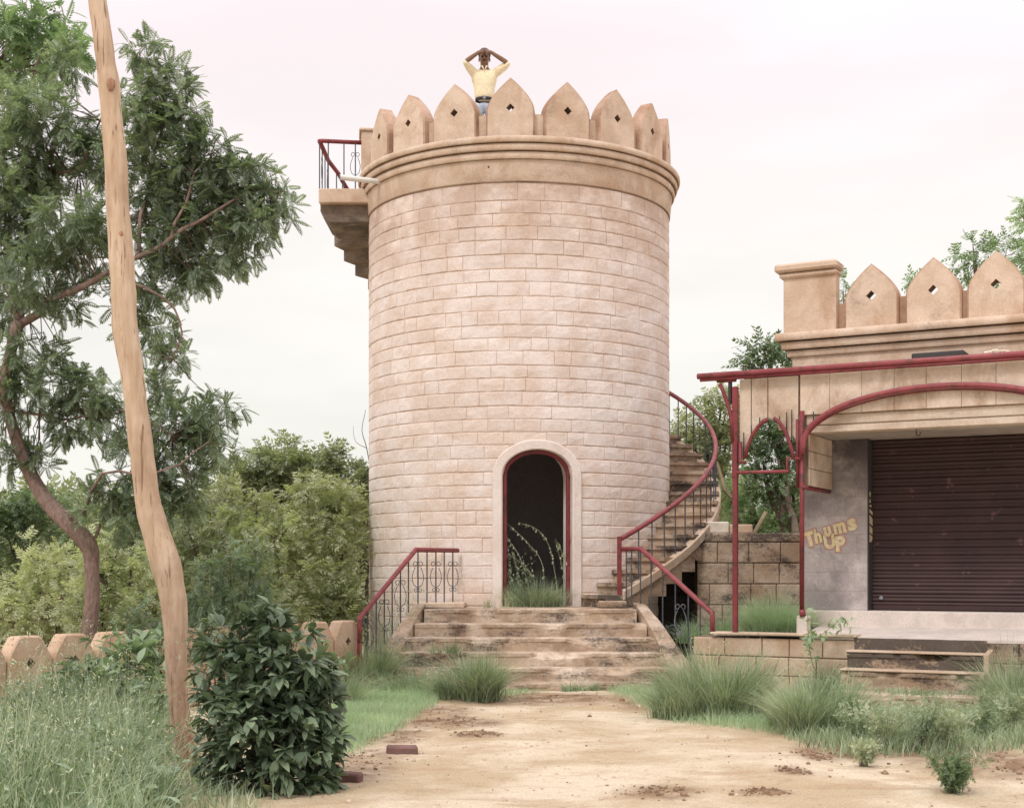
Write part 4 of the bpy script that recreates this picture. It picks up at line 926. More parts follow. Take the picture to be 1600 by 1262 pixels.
# body: torso core, neck, head, arms; hands added as finger chains in the same skin graph
bv = [(0, 0, .98), (0, 0, 1.2), (0, .0, 1.36), (0, -.01, 1.425), (0, -.022, 1.475), (0, -.03, 1.53), (0, -.025, 1.59), (0, -.015, 1.635)]
be = [(i, i+1) for i in range(7)]; br = [(.09, .07), (.09, .07), (.06, .05), .05, (.058, .066), (.072, .085), (.076, .092), (.05, .06)]
for s, el, wr in ((-1, (-.265, -.16, 1.45), (-.07, -.17, 1.588)), (1, (.335, -.13, 1.44), (.085, -.165, 1.59))):
    o = len(bv); sh_ = (s*.145, 0, 1.345)
    bv += [sh_, tuple((Vector(sh_)+Vector(el))/2), el, tuple(Vector(el).lerp(Vector(wr), .35)), wr]
    br += [.035, .036, .036, .036, .024]; be += [(2, o), (o, o+1), (o+1, o+2), (o+2, o+3), (o+3, o+4)]
    w = Vector(wr); pd = (Vector((0, -.13, 1.607))-w); pd.normalize(); palm = w+pd*.05; bv.append(tuple(palm)); br.append((.034, .018)); be.append((o+4, o+5)); pi = o+5
    side = Vector((0, 0, 1)).cross(pd).normalized(); up = pd.cross(side).normalized() if True else None; upv = Vector((0, 0, 1))
    for k, (oz, ln) in enumerate(((-.028, .055), (-.009, .068), (.010, .066), (.028, .052))):
        b0 = palm+upv*oz*.9+pd*.02; q = len(bv); bv += [tuple(b0), tuple(b0+pd*ln*.5+Vector((0, .004, .004))), tuple(b0+pd*ln+Vector((0, .014, .008)))]
        br += [.0095, .009, .0075]; be += [(pi, q), (q, q+1), (q+1, q+2)]
    q = len(bv); bv += [tuple(palm-upv*.03-pd*.01), tuple(palm-upv*.055+pd*.02)]; br += [.011, .009]; be += [(pi, q), (q, q+1)]
skinned('body', bv, be, br, M['skin'], man)
sv_ = [(0, 0, .955), (0, .0, 1.06), (0, 0, 1.2), (0, 0, 1.33), (0, -.008, 1.412)]; se = [(0, 1), (1, 2), (2, 3), (3, 4)]; sr = [(.155, .115), (.15, .115), (.165, .12), (.155, .095), (.064, .068)]
for s, el in ((-1, (-.262, -.155, 1.448)), (1, (.33, -.125, 1.438))):
    o = len(sv_); a = Vector((s*.15, 0, 1.345)); e = Vector(el); cuff = e.lerp(Vector((s*.08, -.17, 1.60)), .12)
    sv_ += [tuple(a), tuple(a.lerp(e, .5)), tuple(e), tuple(cuff)]; sr += [.064, .062, .054, .048]; se += [(3, o), (o, o+1), (o+1, o+2), (o+2, o+3)]
shirt = skinned('shirt', sv_, se, sr, M['shirt'], man)
tv = [(0, 0, .93), (0, 0, .985), (-.09, 0, .86), (-.10, -.01, .48), (-.10, .01, .08), (.09, 0, .86), (.10, -.01, .48), (.10, .01, .08)]
skinned('trousers', tv, [(0, 1), (0, 2), (2, 3), (3, 4), (0, 5), (5, 6), (6, 7)], [(.15, .11), (.148, .112), .092, .07, .058, .092, .07, .058], M['jeans'], man)
mb = MB(); k = 28; mb.tube([(0, 0, .975), (0, 0, .975)], .1, 4)
mb = MB(); vs = []
for r_, z in ((.78, .952), (.86, .955), (.86, .992), (.78, .997)): vs += [(.152*r_*math.cos(2*PI*i/k), .118*r_*math.sin(2*PI*i/k), z) for i in range(k)]
mb.add(vs, [(q*k+i, q*k+(i+1) % k, (q+1)*k+(i+1) % k, (q+1)*k+i) for q in range(3) for i in range(k)]); belt = obj('belt', mb, M['leather'], man, True)
mb = MB(); mb.box(-.02, .02, -.112, -.10, .956, .992, b=.003); obj('buckle', mb, M['scroll'], belt, world=False) if False else obj('buckle', mb, M['scroll'], man)
mb = MB()
def ell(mb, c, r, nu=14, nv=9, cut=-2):
    vs = [(c[0]+r[0]*math.sin(PI*j/nv)*math.cos(2*PI*i/nu), c[1]+r[1]*math.sin(PI*j/nv)*math.sin(2*PI*i/nu), c[2]+r[2]*math.cos(PI*j/nv)) for j in range(nv+1) for i in range(nu)]
    mb.add(vs, [(j*nu+i, j*nu+(i+1) % nu, (j+1)*nu+(i+1) % nu, (j+1)*nu+i) for j in range(nv) for i in range(nu)])
ell(mb, (0, .008, 1.613), (.089, .104, .092)); obj('hair', mb, M['hair'], man, True)
mb = MB(); ell(mb, (-.03, -.105, 1.545), (.014, .008, .009), 8, 6); ell(mb, (.03, -.105, 1.545), (.014, .008, .009), 8, 6); obj('eyes', mb, M['hair'], man, True)
mb = MB(); ell(mb, (-.03, -.108, 1.562), (.022, .007, .005), 8, 6); ell(mb, (.03, -.108, 1.562), (.022, .007, .005), 8, 6); obj('eyebrows', mb, M['hair'], man, True)
mb = MB(); ell(mb, (0, -.108, 1.497), (.028, .012, .008), 8, 6); obj('moustache', mb, M['hair'], man, True)
mb = MB(); ell(mb, (0, -.118, 1.522), (.013, .018, .02), 8, 6); obj('nose', mb, M['skin'], man, True)
mb = MB(); ell(mb, (-.075, -.015, 1.53), (.010, .02, .03), 8, 6); ell(mb, (.075, -.015, 1.53), (.010, .02, .03), 8, 6); obj('ears', mb, M['skin'], man, True)
mb = MB(); mb.add([(-.055, -.075, 1.43), (0, -.115, 1.35), (-.02, -.10, 1.425), (-.07, -.03, 1.445), (.055, -.075, 1.43), (.02, -.10, 1.425), (.07, -.03, 1.445)], [(0, 1, 2), (0, 2, 3), (4, 5, 1), (4, 6, 5)]); obj('collar', mb, M['shirt'], man)
mb = MB()
for s in (-1, 1): mb.box(s*.1-.045, s*.1+.045, -.16, .09, .0, .075, b=.025)
obj('shoes', mb, M['leather'], man)
# ================================================================ vegetation
FROND = frond(8, .30, .105, .22, 60); FROND_S = frond(6, .36, .11, .3); SPRAY = frond(7, .28, .10, .2, 62); BROAD = broadleaf(); TINY = frond(4, .4, .16, .1)
def rosettes(clusters, ntip, k, size, squash=.8, droop=.25, shell=.45, kout=.9, dens=None):
    """clusters: list of (x,y,z,r). returns positions, directions, tips"""
    P = []; D = []; T = []
    for (x, y, z, r) in clusters:
        n = max(3, int(ntip*(r/.5)**2*(dens or 1))); d = norm(rng.normal(0, 1, (n, 3))); d[:, 2] *= squash
        rad = r*rng.uniform(shell**3, 1, n)**(1/3)*np.where(rng.random(n) < .13, 1.32, 1); t = np.array([x, y, z])+d*rad[:, None]; T.append(t)
        kk = k; dd = norm(d)[:, None, :]*kout+rng.normal(0, .75, (n, kk, 3)); dd[:, :, 2] -= droop
        P.append(np.repeat(t, kk, 0)); D.append(dd.reshape(-1, 3))
    return np.concatenate(P), norm(np.concatenate(D)), np.concatenate(T)
def limb(mb, pts, r0, r1, n=7, wob=.04, seg=3):
    pts = [Vector(p) for p in pts]; out = []; tot = len(pts)-1
    for i in range(tot):
        for j in range(seg):
            u = j/seg; p0 = pts[max(i-1, 0)]; p1 = pts[i]; p2 = pts[i+1]; p3 = pts[min(i+2, tot)]
            out.append(.5*((2*p1)+(p2-p0)*u+(2*p0-5*p1+4*p2-p3)*u*u+(3*p1-p0-3*p2+p3)*u**3))
    out.append(pts[-1]); m = len(out)
    if isinstance(r0, list): rs = list(np.interp(np.linspace(0, tot, m), range(tot+1), r0))
    else: rs = [r0+(r1-r0)*i/(m-1) for i in range(m)]
    out = [p+Vector((mnoise.noise(p*3), mnoise.noise(p*3+Vector((9, 0, 0))), 0))*wob for p in out]
    rs = [r*(1+.08*mnoise.noise(p*9)) for p, r in zip(out, rs)]
    mb.tube(out, rs, n); return out
def twigs(name, root, origins, tips, r=.006, mat=None):
    V = []; Q = []; O = np.array(origins)
    for i, t in enumerate(tips):
        j = np.argmin(((O-t)**2).sum(1)); a = O[j]; b = t; m = (a+b)/2+rng.normal(0, .04, 3)
        d = norm((b-a)[None])[0]; u = norm(np.cross(d, [0.3, .2, 1])[None])[0]; w = np.cross(d, u)
        o = len(V)
        for c, rr in ((a, r), (m, r*.8), (b, r*.4)):
            for q in range(3): an = 2*PI*q/3; V.append(c+(u*math.cos(an)+w*math.sin(an))*rr)
        for l in range(2):
            for q in range(3): Q.append((o+l*3+q, o+l*3+(q+1) % 3, o+(l+1)*3+(q+1) % 3, o+(l+1)*3+q))
    return qobj(name, np.array(V), np.array(Q), mat or M['twig'], root, kind='stuff')
def leaf_parts(root, name, tpl, P, R_, sc, mat, n=300):
    """the n leaves nearest the viewer's side as single parts, the rest joined"""
    order = np.argsort(P[:, 1]); big = order[:n]; rest = order[n:]
    me = quadmesh(name, tpl[0], tpl[1], mat); iw = np.array(wm(root).inverted())
    for i in big:
        o = bpy.data.objects.new(name, me); COL.objects.link(o); o.parent = root
        m = np.eye(4); m[:3, :3] = R_[i]; m[:3, 3] = P[i]; o.rotation_mode = 'XYZ'
        mm = Matrix((iw @ m).tolist()); o.location = mm.to_translation(); o.rotation_euler = mm.to_euler(); o.scale = (sc[i],)*3
    if len(rest): V, Q = scatter(*tpl, P[rest], R_[rest], sc[rest]); qobj(name, V, Q, mat, root, kind='stuff')
def pxc(L_, d0): return [(*W3(px, py, d0+dd), r/F*(d0+dd)) for px, py, r, dd in L_]
# ---- neem tree on the left
D0 = 13.6
neem = thing('neem_tree', 'large feathery-leaved tree with a curved brown trunk at the left behind the boundary wall', 'tree', W3(140, 1004, D0)*1)
neem.location.z = 0
mb = MB(); limb(mb, [W3(140, 1106, D0), W3(140, 1000, D0), W3(143, 940, D0), W3(144, 880, D0), W3(138, 852, D0), W3(112, 822, D0), (W3(75, 785, D0+.1)), W3(45, 735, D0+.1), W3(22, 670, D0+.1), W3(8, 610, D0), W3(14, 555, D0), W3(30, 502, D0)], [.095, .08, .075, .075, .09, .09, .08, .07, .06, .055, .055, .06], 0, 10, .015)
obj('trunk', mb, M['bark'], neem, True, world=True)
nb = []
for pts, r0, r1 in (([W3(30, 505, D0), W3(70, 480, D0-.1), W3(120, 452, D0-.2), W3(165, 428, D0-.2), W3(215, 400, D0-.3), W3(270, 370, D0-.4), W3(330, 335, D0-.4)], .05, .022),
                    ([W3(30, 505, D0), W3(35, 450, D0+.3), W3(50, 370, D0+.5), W3(55, 320, D0+.6), W3(75, 280, D0+.5), W3(120, 265, D0+.3)], .05, .02),
                    ([W3(30, 502, D0), W3(5, 440, D0+.2), W3(-20, 360, D0)], .04, .02),
                    ([W3(12, 640, D0), W3(60, 648, D0+.1), W3(120, 655, D0), W3(190, 640, D0-.3), W3(270, 680, D0-.4)], .02, .01),
                    ([W3(270, 370, D0-.4), W3(300, 290, D0-.3), W3(330, 250, D0-.2)], .022, .009), ([W3(215, 400, D0-.3), W3(230, 300, D0), W3(260, 180, D0), W3(255, 110, D0)], .028, .009),
                    ([W3(165, 428, D0-.2), W3(230, 450, D0-.6), W3(280, 500, D0-.6), W3(275, 560, D0-.5)], .02, .008), ([W3(145, 840, D0), W3(155, 810, D0), W3(170, 780, D0-.1)], .022, .008),
                    ([W3(330, 335, D0-.4), W3(390, 300, D0-.3), W3(440, 300, D0-.2)], .02, .007), ([W3(120, 265, D0+.3), W3(160, 190, D0+.3), W3(180, 120, D0+.2)], .018, .008), ([W3(55, 320, D0+.6), W3(40, 200, D0+.6), W3(60, 80, D0+.4)], .025, .01), ([W3(112, 822, D0), W3(165, 740, D0-.5), W3(240, 740, D0-.6), W3(330, 690, D0-.6)], .02, .008)):
    mb = MB(); out = limb(mb, pts, r0*.85, r1*.7, 7, .09); obj('branch', mb, M['bark'], neem, True, world=True); nb += [np.array(p) for p in out]
cl_ = pxc([(240, 95, 30, 0), (262, 150, 42, .1), (235, 175, 45, 0), (300, 190, 28, 0), (215, 235, 45, .2), (270, 245, 50, .2), (330, 265, 45, 0), (300, 310, 55, .2), (370, 300, 48, 0), (415, 290, 36, 0), (436, 330, 28, 0), (395, 350, 42, -.1), (340, 365, 45, 0), (372, 410, 30, 0), (290, 385, 45, .1), (240, 330, 45, .4), (255, 430, 42, 0), (215, 470, 34, 0), (310, 430, 34, 0), (240, 520, 36, .1), (272, 560, 26, 0),
           (110, 110, 30, .5), (40, 170, 45, .4), (95, 190, 50, .2), (30, 250, 50, .4), (90, 280, 46, .7), (150, 250, 40, .5), (40, 350, 50, .4), (110, 360, 46, -.1), (160, 350, 36, .4), (60, 430, 46, -.2), (130, 400, 40, .3), (10, 300, 50, .4), (10, 470, 40, .3), (110, 470, 30, .3), (10, 400, 40, .4),
           (60, 560, 34, .1), (100, 600, 40, 0), (40, 620, 40, .3), (10, 590, 34, .3), (150, 610, 36, 0), (110, 660, 34, .2), (180, 660, 40, 0), (240, 620, 34, -.1), (270, 665, 38, -.1), (325, 660, 38, 0), (345, 700, 26, 0), (290, 720, 40, 0), (230, 710, 34, -.1), (20, 710, 34, .3), (175, 760, 30, 0), (150, 790, 26, -.1), (250, 770, 40, -.1), (310, 775, 32, 0), (205, 800, 28, -.1), (65, 720, 24, .3), (355, 640, 22, 0)], D0)
cl_ = [(x, y-.12, z, r*1.12) for x, y, z, r in cl_]
P, D, T = rosettes(cl_, 120, 6, .3, .9, .15, .1, .45); n = len(P)
R_ = frames(D, .35); sc = rng.uniform(.10, .18, n)
leaf_parts(neem, 'leaf', FROND, P, R_, sc, M['neem']); twigs('twigs', neem, nb, T[::3])
# paler tree at the very top left, farther back
pn = thing('pale_neem_tree', 'paler loose-leaved tree cut off by the top left corner of the photo', 'tree', (-7.2, 16.2, 0))
mb = MB(); tr = limb(mb, [(-7.2, 16.2, -.1), (-7.1, 16.1, 3), (-6.6, 16, 5.2), (-6.2, 16, 7)], [.13, .1, .07, .03], 0, 8); obj('trunk', mb, M['bark'], pn, True, world=True)
cc = pxc([(40, 40, 45, 0), (85, 60, 42, 0), (10, 90, 46, 0), (60, 110, 38, 0), (105, 110, 26, 0), (20, 20, 50, 0), (70, 10, 40, 0), (20, 150, 34, 0), (-30, 60, 60, 0), (110, 30, 20, 0), (120, 75, 18, 0)], 16)
P, D, T = rosettes(cc, 22, 5, .3, .85, .3, .2); V, Q = scatter(*FROND, P, frames(D, .35), rng.uniform(.2, .34, len(P))); qobj('crown', V, Q, M['neem2'], pn, kind='stuff')
twigs('twigs', pn, [np.array(p) for p in tr], T[::2], .008)
# ---- bare leaning trunk in the foreground
dT = 9.5; cen = [(295, 1205, 34), (290, 1165, 32), (281, 1125, 27), (276, 1060, 32), (275, 985, 37), (268, 930, 42), (258, 880, 46), (245, 835, 44), (232, 790, 38), (226, 740, 37), (221, 700, 37), (212, 630, 35), (202, 560, 38), (194, 507, 38), (191, 440, 38), (188, 380, 38), (183, 300, 36), (178, 220, 33), (173, 165, 31), (170, 130, 33), (164, 90, 30), (157, 40, 29), (152, 0, 28), (144, -80, 27), (138, -180, 24)]
pt = thing('peeled_tree', 'tall peeled tree trunk, crooked and bare, standing at the left in the foreground', 'tree trunk', (W3(295, 1205, dT).x, dT, 0))
def trunk_part(nm, pts, mat):
    P_ = [W3(x, y, dT) for x, y, w in pts]; Rr = [w/2/F*dT for x, y, w in pts]; mb = MB(); limb(mb, P_, Rr, 0, 18, .01, 4); obj(nm, mb, mat, pt, True, world=True)
trunk_part('trunk', cen, M['pole'])
for px, py, r in ((172, 131, 12), (266, 900, 7), (188, 365, 7)):
    c = W3(px, py, dT-.078); mb = MB(); ell(mb, c+Vector((0, .016, 0)), (r*.6/F*dT, .018, r*.9/F*dT), 10, 7)
    mb.v = [tuple(Vector(v)+Vector((0, 0, 0))*0+Vector((mnoise.noise(Vector(v)*60), 0, mnoise.noise(Vector(v)*60+Vector((5, 5, 5)))))*.008) for v in mb.v]; obj('knot', mb, M['polefoot'], pt, True, world=True)
# ---- broad leaved bushes
def bush(name, label, cls, d0, n, mat, size, group=None, stems=9, squash=.95, tpl=BROAD, parts=300, k=6, kout=1.0, droop=.15, shell=.55, cat='bush', base=None):
    cs = pxc(cls, d0); b = base or (sum(c[0] for c in cs)/len(cs), d0, 0)
    r = thing(name, label, cat, (b[0], b[1], 0), 0, group); P, D, T = rosettes(cs, n, k, 0, squash, droop, shell, kout)
    ok = P[:, 2] > .02; P = P[ok]; D = D[ok]; sc = rng.uniform(size*.65, size*1.15, len(P)); R_ = frames(D, .3)
    if parts: leaf_parts(r, 'leaf', tpl, P, R_, sc, mat, parts)
    else: V, Q = scatter(*tpl, P, R_, sc); qobj('foliage', V, Q, mat, r, kind='stuff')
    mb = MB(); og = []
    for i in range(stems):
        c = cs[i % len(cs)]; e = Vector(c[:3]); a = Vector((b[0]+random.gauss(0, .07), b[1]+random.gauss(0, .07), -.05)); m = a.lerp(e, .5)+Vector((random.gauss(0, .06), random.gauss(0, .05), .05)); og += [np.array(p) for p in limb(mb, [a, m, e], size*.09, size*.035, 6, .02)]
    obj('stem', mb, M['twig'], r, True, world=True); twigs('twigs', r, og, T[::2], size*.03)
    return r
bush('leafy_bush', 'dense dark green bush with large pointed leaves right of the bare trunk', [(405, 1015, 55, .1), (365, 1060, 55, 0), (440, 1060, 75, 0), (385, 1120, 70, -.1), (455, 1110, 68, 0), (490, 1160, 42, 0), (430, 1180, 85, -.1), (372, 1200, 60, 0), (480, 1215, 50, 0), (400, 1250, 80, 0), (348, 1010, 36, .1), (480, 1040, 40, .1), (485, 1100, 38, 0), (460, 1270, 50, 0), (318, 1110, 20, 0), (430, 962, 24, 0), (392, 955, 16, .1), (310, 1180, 20, 0), (470, 985, 18, 0)], 8.6, 270, M['broad'], .115, k=5, shell=.3)
bush('leafy_bush', 'taller mid-green bush just behind the bare trunk, paler than the one in front', [(360, 880, 38, 0), (330, 910, 40, 0), (390, 900, 34, 0), (400, 960, 42, 0), (340, 970, 50, 0), (310, 930, 34, 0), (400, 860, 22, 0), (375, 935, 40, 0), (420, 985, 36, 0), (240, 970, 40, .3), (215, 1000, 40, .3), (320, 1010, 50, 0)], 11.2, 190, M['midfeather'], .085, k=6, parts=0, tpl=FROND_S, shell=.1, kout=.5, squash=1)
bush('leafy_bush', 'low broad-leaved growth at the foot of the curved brown trunk', [(170, 1020, 34, 0), (215, 1040, 40, -.3), (130, 1040, 26, 0), (190, 1060, 40, -.5), (250, 1080, 30, -.8), (95, 1050, 24, -.3), (250, 1010, 30, 0)], 10.9, 150, M['broad2'], .13, k=5, parts=120)
bush('leafy_bush', 'pale leafy shoots between the dark bush and the tower railing', [(520, 1030, 20, 0), (505, 1010, 18, 0), (540, 1050, 18, 0), (480, 1000, 18, .2)], 11.5, 34, M['broad2'], .11, k=4, parts=40)
# ---- thicket behind the wall: separate shrubs
sh_i = 0
for lb, cls, d0, mt, dens, sz in (
    ('yellow-green shrub mass directly left of the tower', [(530, 800, 40, .2), (500, 830, 46, 0), (530, 870, 40, 0), (480, 780, 44, 0), (515, 910, 42, -.3), (535, 945, 36, -.4), (545, 790, 30, .6), (460, 860, 40, -.5), (530, 960, 40, -.6), (480, 950, 40, -.6)], 19.2, 'thicket', 1, .17),
    ('olive tree crown highest behind the shrubs left of the tower', [(400, 730, 34, 0), (450, 735, 38, 0), (500, 740, 38, 0), (545, 750, 36, 0), (425, 765, 36, 0), (575, 770, 36, 0), (475, 765, 40, 0), (375, 760, 34, 0), (440, 712, 20, 0), (520, 716, 18, 0)], 22.5, 'thicket2', 1.1, .2),
    ('light yellow-green shrub in the middle of the thicket', [(400, 800, 46, 0), (360, 830, 46, 0), (430, 840, 46, -.2), (340, 780, 34, .3), (400, 880, 40, -.4), (380, 930, 44, -.5), (450, 900, 44, -.5), (440, 960, 40, -.6)], 18.6, 'thicket', 1, .16),
    ('olive shrub behind the lower part of the bare trunk', [(300, 830, 40, 0), (270, 870, 40, 0), (320, 890, 40, 0), (240, 910, 40, -.3), (290, 950, 44, -.5), (250, 850, 30, .3), (340, 960, 40, -.5), (200, 960, 40, -.5)], 17.6, 'thicket2', 1, .15),
    ('light shrub directly behind the curved brown trunk', [(180, 860, 40, 0), (150, 900, 44, 0), (210, 890, 40, 0), (110, 880, 36, .2), (170, 950, 46, -.3), (120, 950, 40, -.3), (230, 960, 40, -.2), (190, 990, 36, -.3)], 16.6, 'thicket', 1, .14),
    ('yellow-green shrub at the left edge above the boundary wall', [(60, 890, 44, 0), (20, 910, 44, 0), (80, 940, 44, -.2), (30, 960, 44, -.2), (100, 980, 34, -.3), (-30, 940, 60, 0), (60, 990, 36, -.2)], 15.4, 'thicket', 1, .13),
    ('dark green shrub low at the left edge under the big tree', [(40, 810, 34, 0), (80, 810, 30, 0), (10, 840, 34, 0), (120, 830, 26, 0), (30, 790, 24, 0), (200, 820, 30, .5), (230, 800, 26, .5), (-30, 820, 50, 0)], 20.5, 'feather', 1, .18)):
    cs = pxc(cls, d0); b = (sum(c[0] for c in cs)/len(cs), d0)
    r = thing('shrub', lb, 'shrub', (b[0], b[1], 0), 0, 'shrubs of the thicket behind the boundary wall')
    P, D, T = rosettes(cs, 75*dens, 6, 0, .9, .1, .3, .8); ok = P[:, 2] > 0; P, D = P[ok], D[ok]
    V, Q = scatter(*TINY, P, frames(D, .4), rng.uniform(sz*.7, sz*1.3, len(P))); qobj('foliage', V, Q, M[mt], r, kind='stuff')
    mb = MB(); og = []
    for c in cs:
        a = Vector((b[0]+random.gauss(0, .2), b[1]+.2, -.05)); e = Vector(c[:3]); og += [np.array(p) for p in limb(mb, [a, a.lerp(e, .5)+Vector((random.gauss(0, .2), -.1, .1)), e], .035, .012, 5, .08)]
    obj('stem', mb, M['twig'], r, True, world=True); twigs('twigs', r, og, T[::4], .006)
# far dense woodland that closes the view behind the thicket and behind the shop
def woodland(name, pts, mat, h, n, sz, label):
    cs = [(x, y, z*1.0, h) for x, y, z in pts]; P, D, T = rosettes(cs, n, 5, 0, .9, .1, .2, .7); ok = P[:, 2] > 0; P, D = P[ok], D[ok]
    V, Q = scatter(*TINY, P, frames(D, .5), rng.uniform(sz*.7, sz*1.3, len(P))); tag(qobj(name, V, Q, M[mat], None, kind='stuff'), label, 'woodland')
woodland('far_woodland', [(x, 27+1.5*math.sin(x), z) for x in np.arange(-14, -1.5, .9) for z in (.5, 1.3, 2.1)], 'thicket2', .8, 34, .34, 'far green scrub closing the view behind the thicket and under the trees')
# ---- trees behind the stairs and the shop
def tree(lb, base, cls, d0, mt, dens, sz, tpl=TINY, tr=.09, k=6, limbs=None):
    cs = pxc(cls, d0); r = thing('acacia_tree', lb, 'tree', (base[0], base[1], 0), 0, 'trees behind the stairs and the shop')
    P, D, T = rosettes(cs, dens, k, 0, .8, .1, .15, .8); ok = P[:, 2] > 0; P, D = P[ok], D[ok]
    V, Q = scatter(*tpl, P, frames(D, .4), rng.uniform(sz*.7, sz*1.3, len(P))); qobj('crown', V, Q, M[mt], r, kind='stuff')
    top = Vector((sum(c[0] for c in cs)/len(cs), d0, sum(c[2] for c in cs)/len(cs))); mid = Vector((base[0]*.5+top.x*.5, d0, top.z*.5))
    mb = MB(); og = [np.array(p) for p in limb(mb, [Vector((base[0], base[1], -.1)), mid, top], tr, tr*.35, 8, .08)]; obj('trunk', mb, M['bark'], r, True, world=True)
    for c in cs[:8]:
        mb = MB(); e = Vector(c[:3]); st = Vector(og[len(og)//2].tolist()); og2 = limb(mb, [st, st.lerp(e, .5)+Vector((0, 0, .1)), e], tr*.4, tr*.12, 5, .06); obj('branch', mb, M['bark'], r, True, world=True); og += [np.array(p) for p in og2]
    twigs('twigs', r, og, T[::3], .007)
tree('feathery tree whose top shows beside the left end of the shop cornice', (4.6, 21.5), [(1195, 545, 24, 0), (1170, 560, 16, 0), (1215, 570, 24, 0), (1185, 580, 20, 0), (1205, 530, 14, 0), (1235, 600, 26, 0), (1160, 572, 12, 0), (1230, 560, 24, .4)], 21.5, 'feather', 42, .2)
tree('green tree seen between the winding rail and the first canopy post', (3.2, 23.5), [(1130, 650, 28, 0), (1095, 660, 24, 0), (1125, 620, 18, 0), (1150, 620, 16, 0), (1065, 670, 14, 0), (1075, 660, 12, 0), (1130, 700, 26, 0), (1150, 670, 26, 0), (1100, 700, 28, 0), (1060, 700, 20, 0), (1140, 740, 24, 0), (1110, 740, 26, 0), (1120, 780, 30, 0), (1090, 770, 30, 0)], 23.5, 'thicket', 70, .2)
tree('dark green small-leaved tree with a pale leaning trunk behind the porch arch', (4.35, 20.3), [(1215, 690, 30, 0), (1180, 720, 30, 0), (1235, 740, 32, 0), (1200, 760, 30, 0), (1175, 680, 26, 0), (1230, 790, 30, 0), (1205, 650, 26, 0), (1245, 690, 30, 0), (1240, 830, 26, 0)], 20.3, 'feather', 90, .15)
tree('light green bush filling the gap above the stained block wall', (3.8, 21.2), [(1170, 790, 30, 0), (1150, 820, 28, 0), (1190, 820, 30, 0), (1215, 840, 26, 0), (1140, 780, 24, 0), (1180, 850, 26, 0), (1160, 760, 26, 0), (1240, 860, 28, 0), (1130, 840, 26, 0)], 21.2, 'cover', 90, .13)
tree('tree crown rising behind the shop battlements at the upper right', (10.0, 29), [(1520, 385, 20, 0), (1545, 400, 24, 0), (1510, 420, 20, 0), (1495, 440, 14, 0), (1570, 400, 22, 0), (1590, 430, 22, 0), (1530, 440, 22, 0), (1440, 440, 8, 0), (1425, 440, 6, 0), (1560, 375, 14, 0), (1600, 390, 24, 0), (1500, 405, 12, 0)], 29, 'neem2', 20, .22)
tree('pale green tree cut off by the right edge above the shop', (12.3, 31), [(1600, 340, 14, 0), (1605, 370, 18, 0), (1598, 320, 8, 0), (1615, 400, 24, 0), (1630, 350, 30, 0)], 31, 'cover', 26, .24)
tree('small twiggy tree peeking between the shop column and the first battlement', (6.0, 24), [(1318, 440, 9, 0), (1322, 455, 8, 0), (1312, 470, 9, 0)], 24, 'neem2', 36, .14, tr=.03)
mb = MB(); limb(mb, [W3(1246, 850, 20), W3(1240, 810, 20), W3(1232, 790, 20), W3(1228, 760, 20)], [.06, .05, .04, .03], 0, 8, .02); tag(obj('leaning_tree', mb, M['under'], None, True), 'thin leaning pale grey trunk seen under the porch arch', 'tree trunk')
woodland('far_scrub', [(x, 30+math.sin(x*2), z) for x in np.arange(1.5, 12, 1.) for z in (.6, 1.6, 2.4)], 'thicket2', .9, 26, .34, 'far scrub behind the stairs and the shop closing the view')
# thin bare twigs beside the tower
mb = MB(); limb(mb, [W3(585, 760, 20.8), W3(572, 700, 20.8), W3(566, 672, 20.8), W3(569, 640, 20.8)], .008, .003, 4, .03); limb(mb, [W3(572, 700, 20.8), W3(556, 690, 20.8), W3(553, 665, 20.8)], .005, .002, 4, .03)
tag(obj('bare_twig', mb, M['twig']), 'thin leafless twig rising at the left edge of the tower', 'twig')
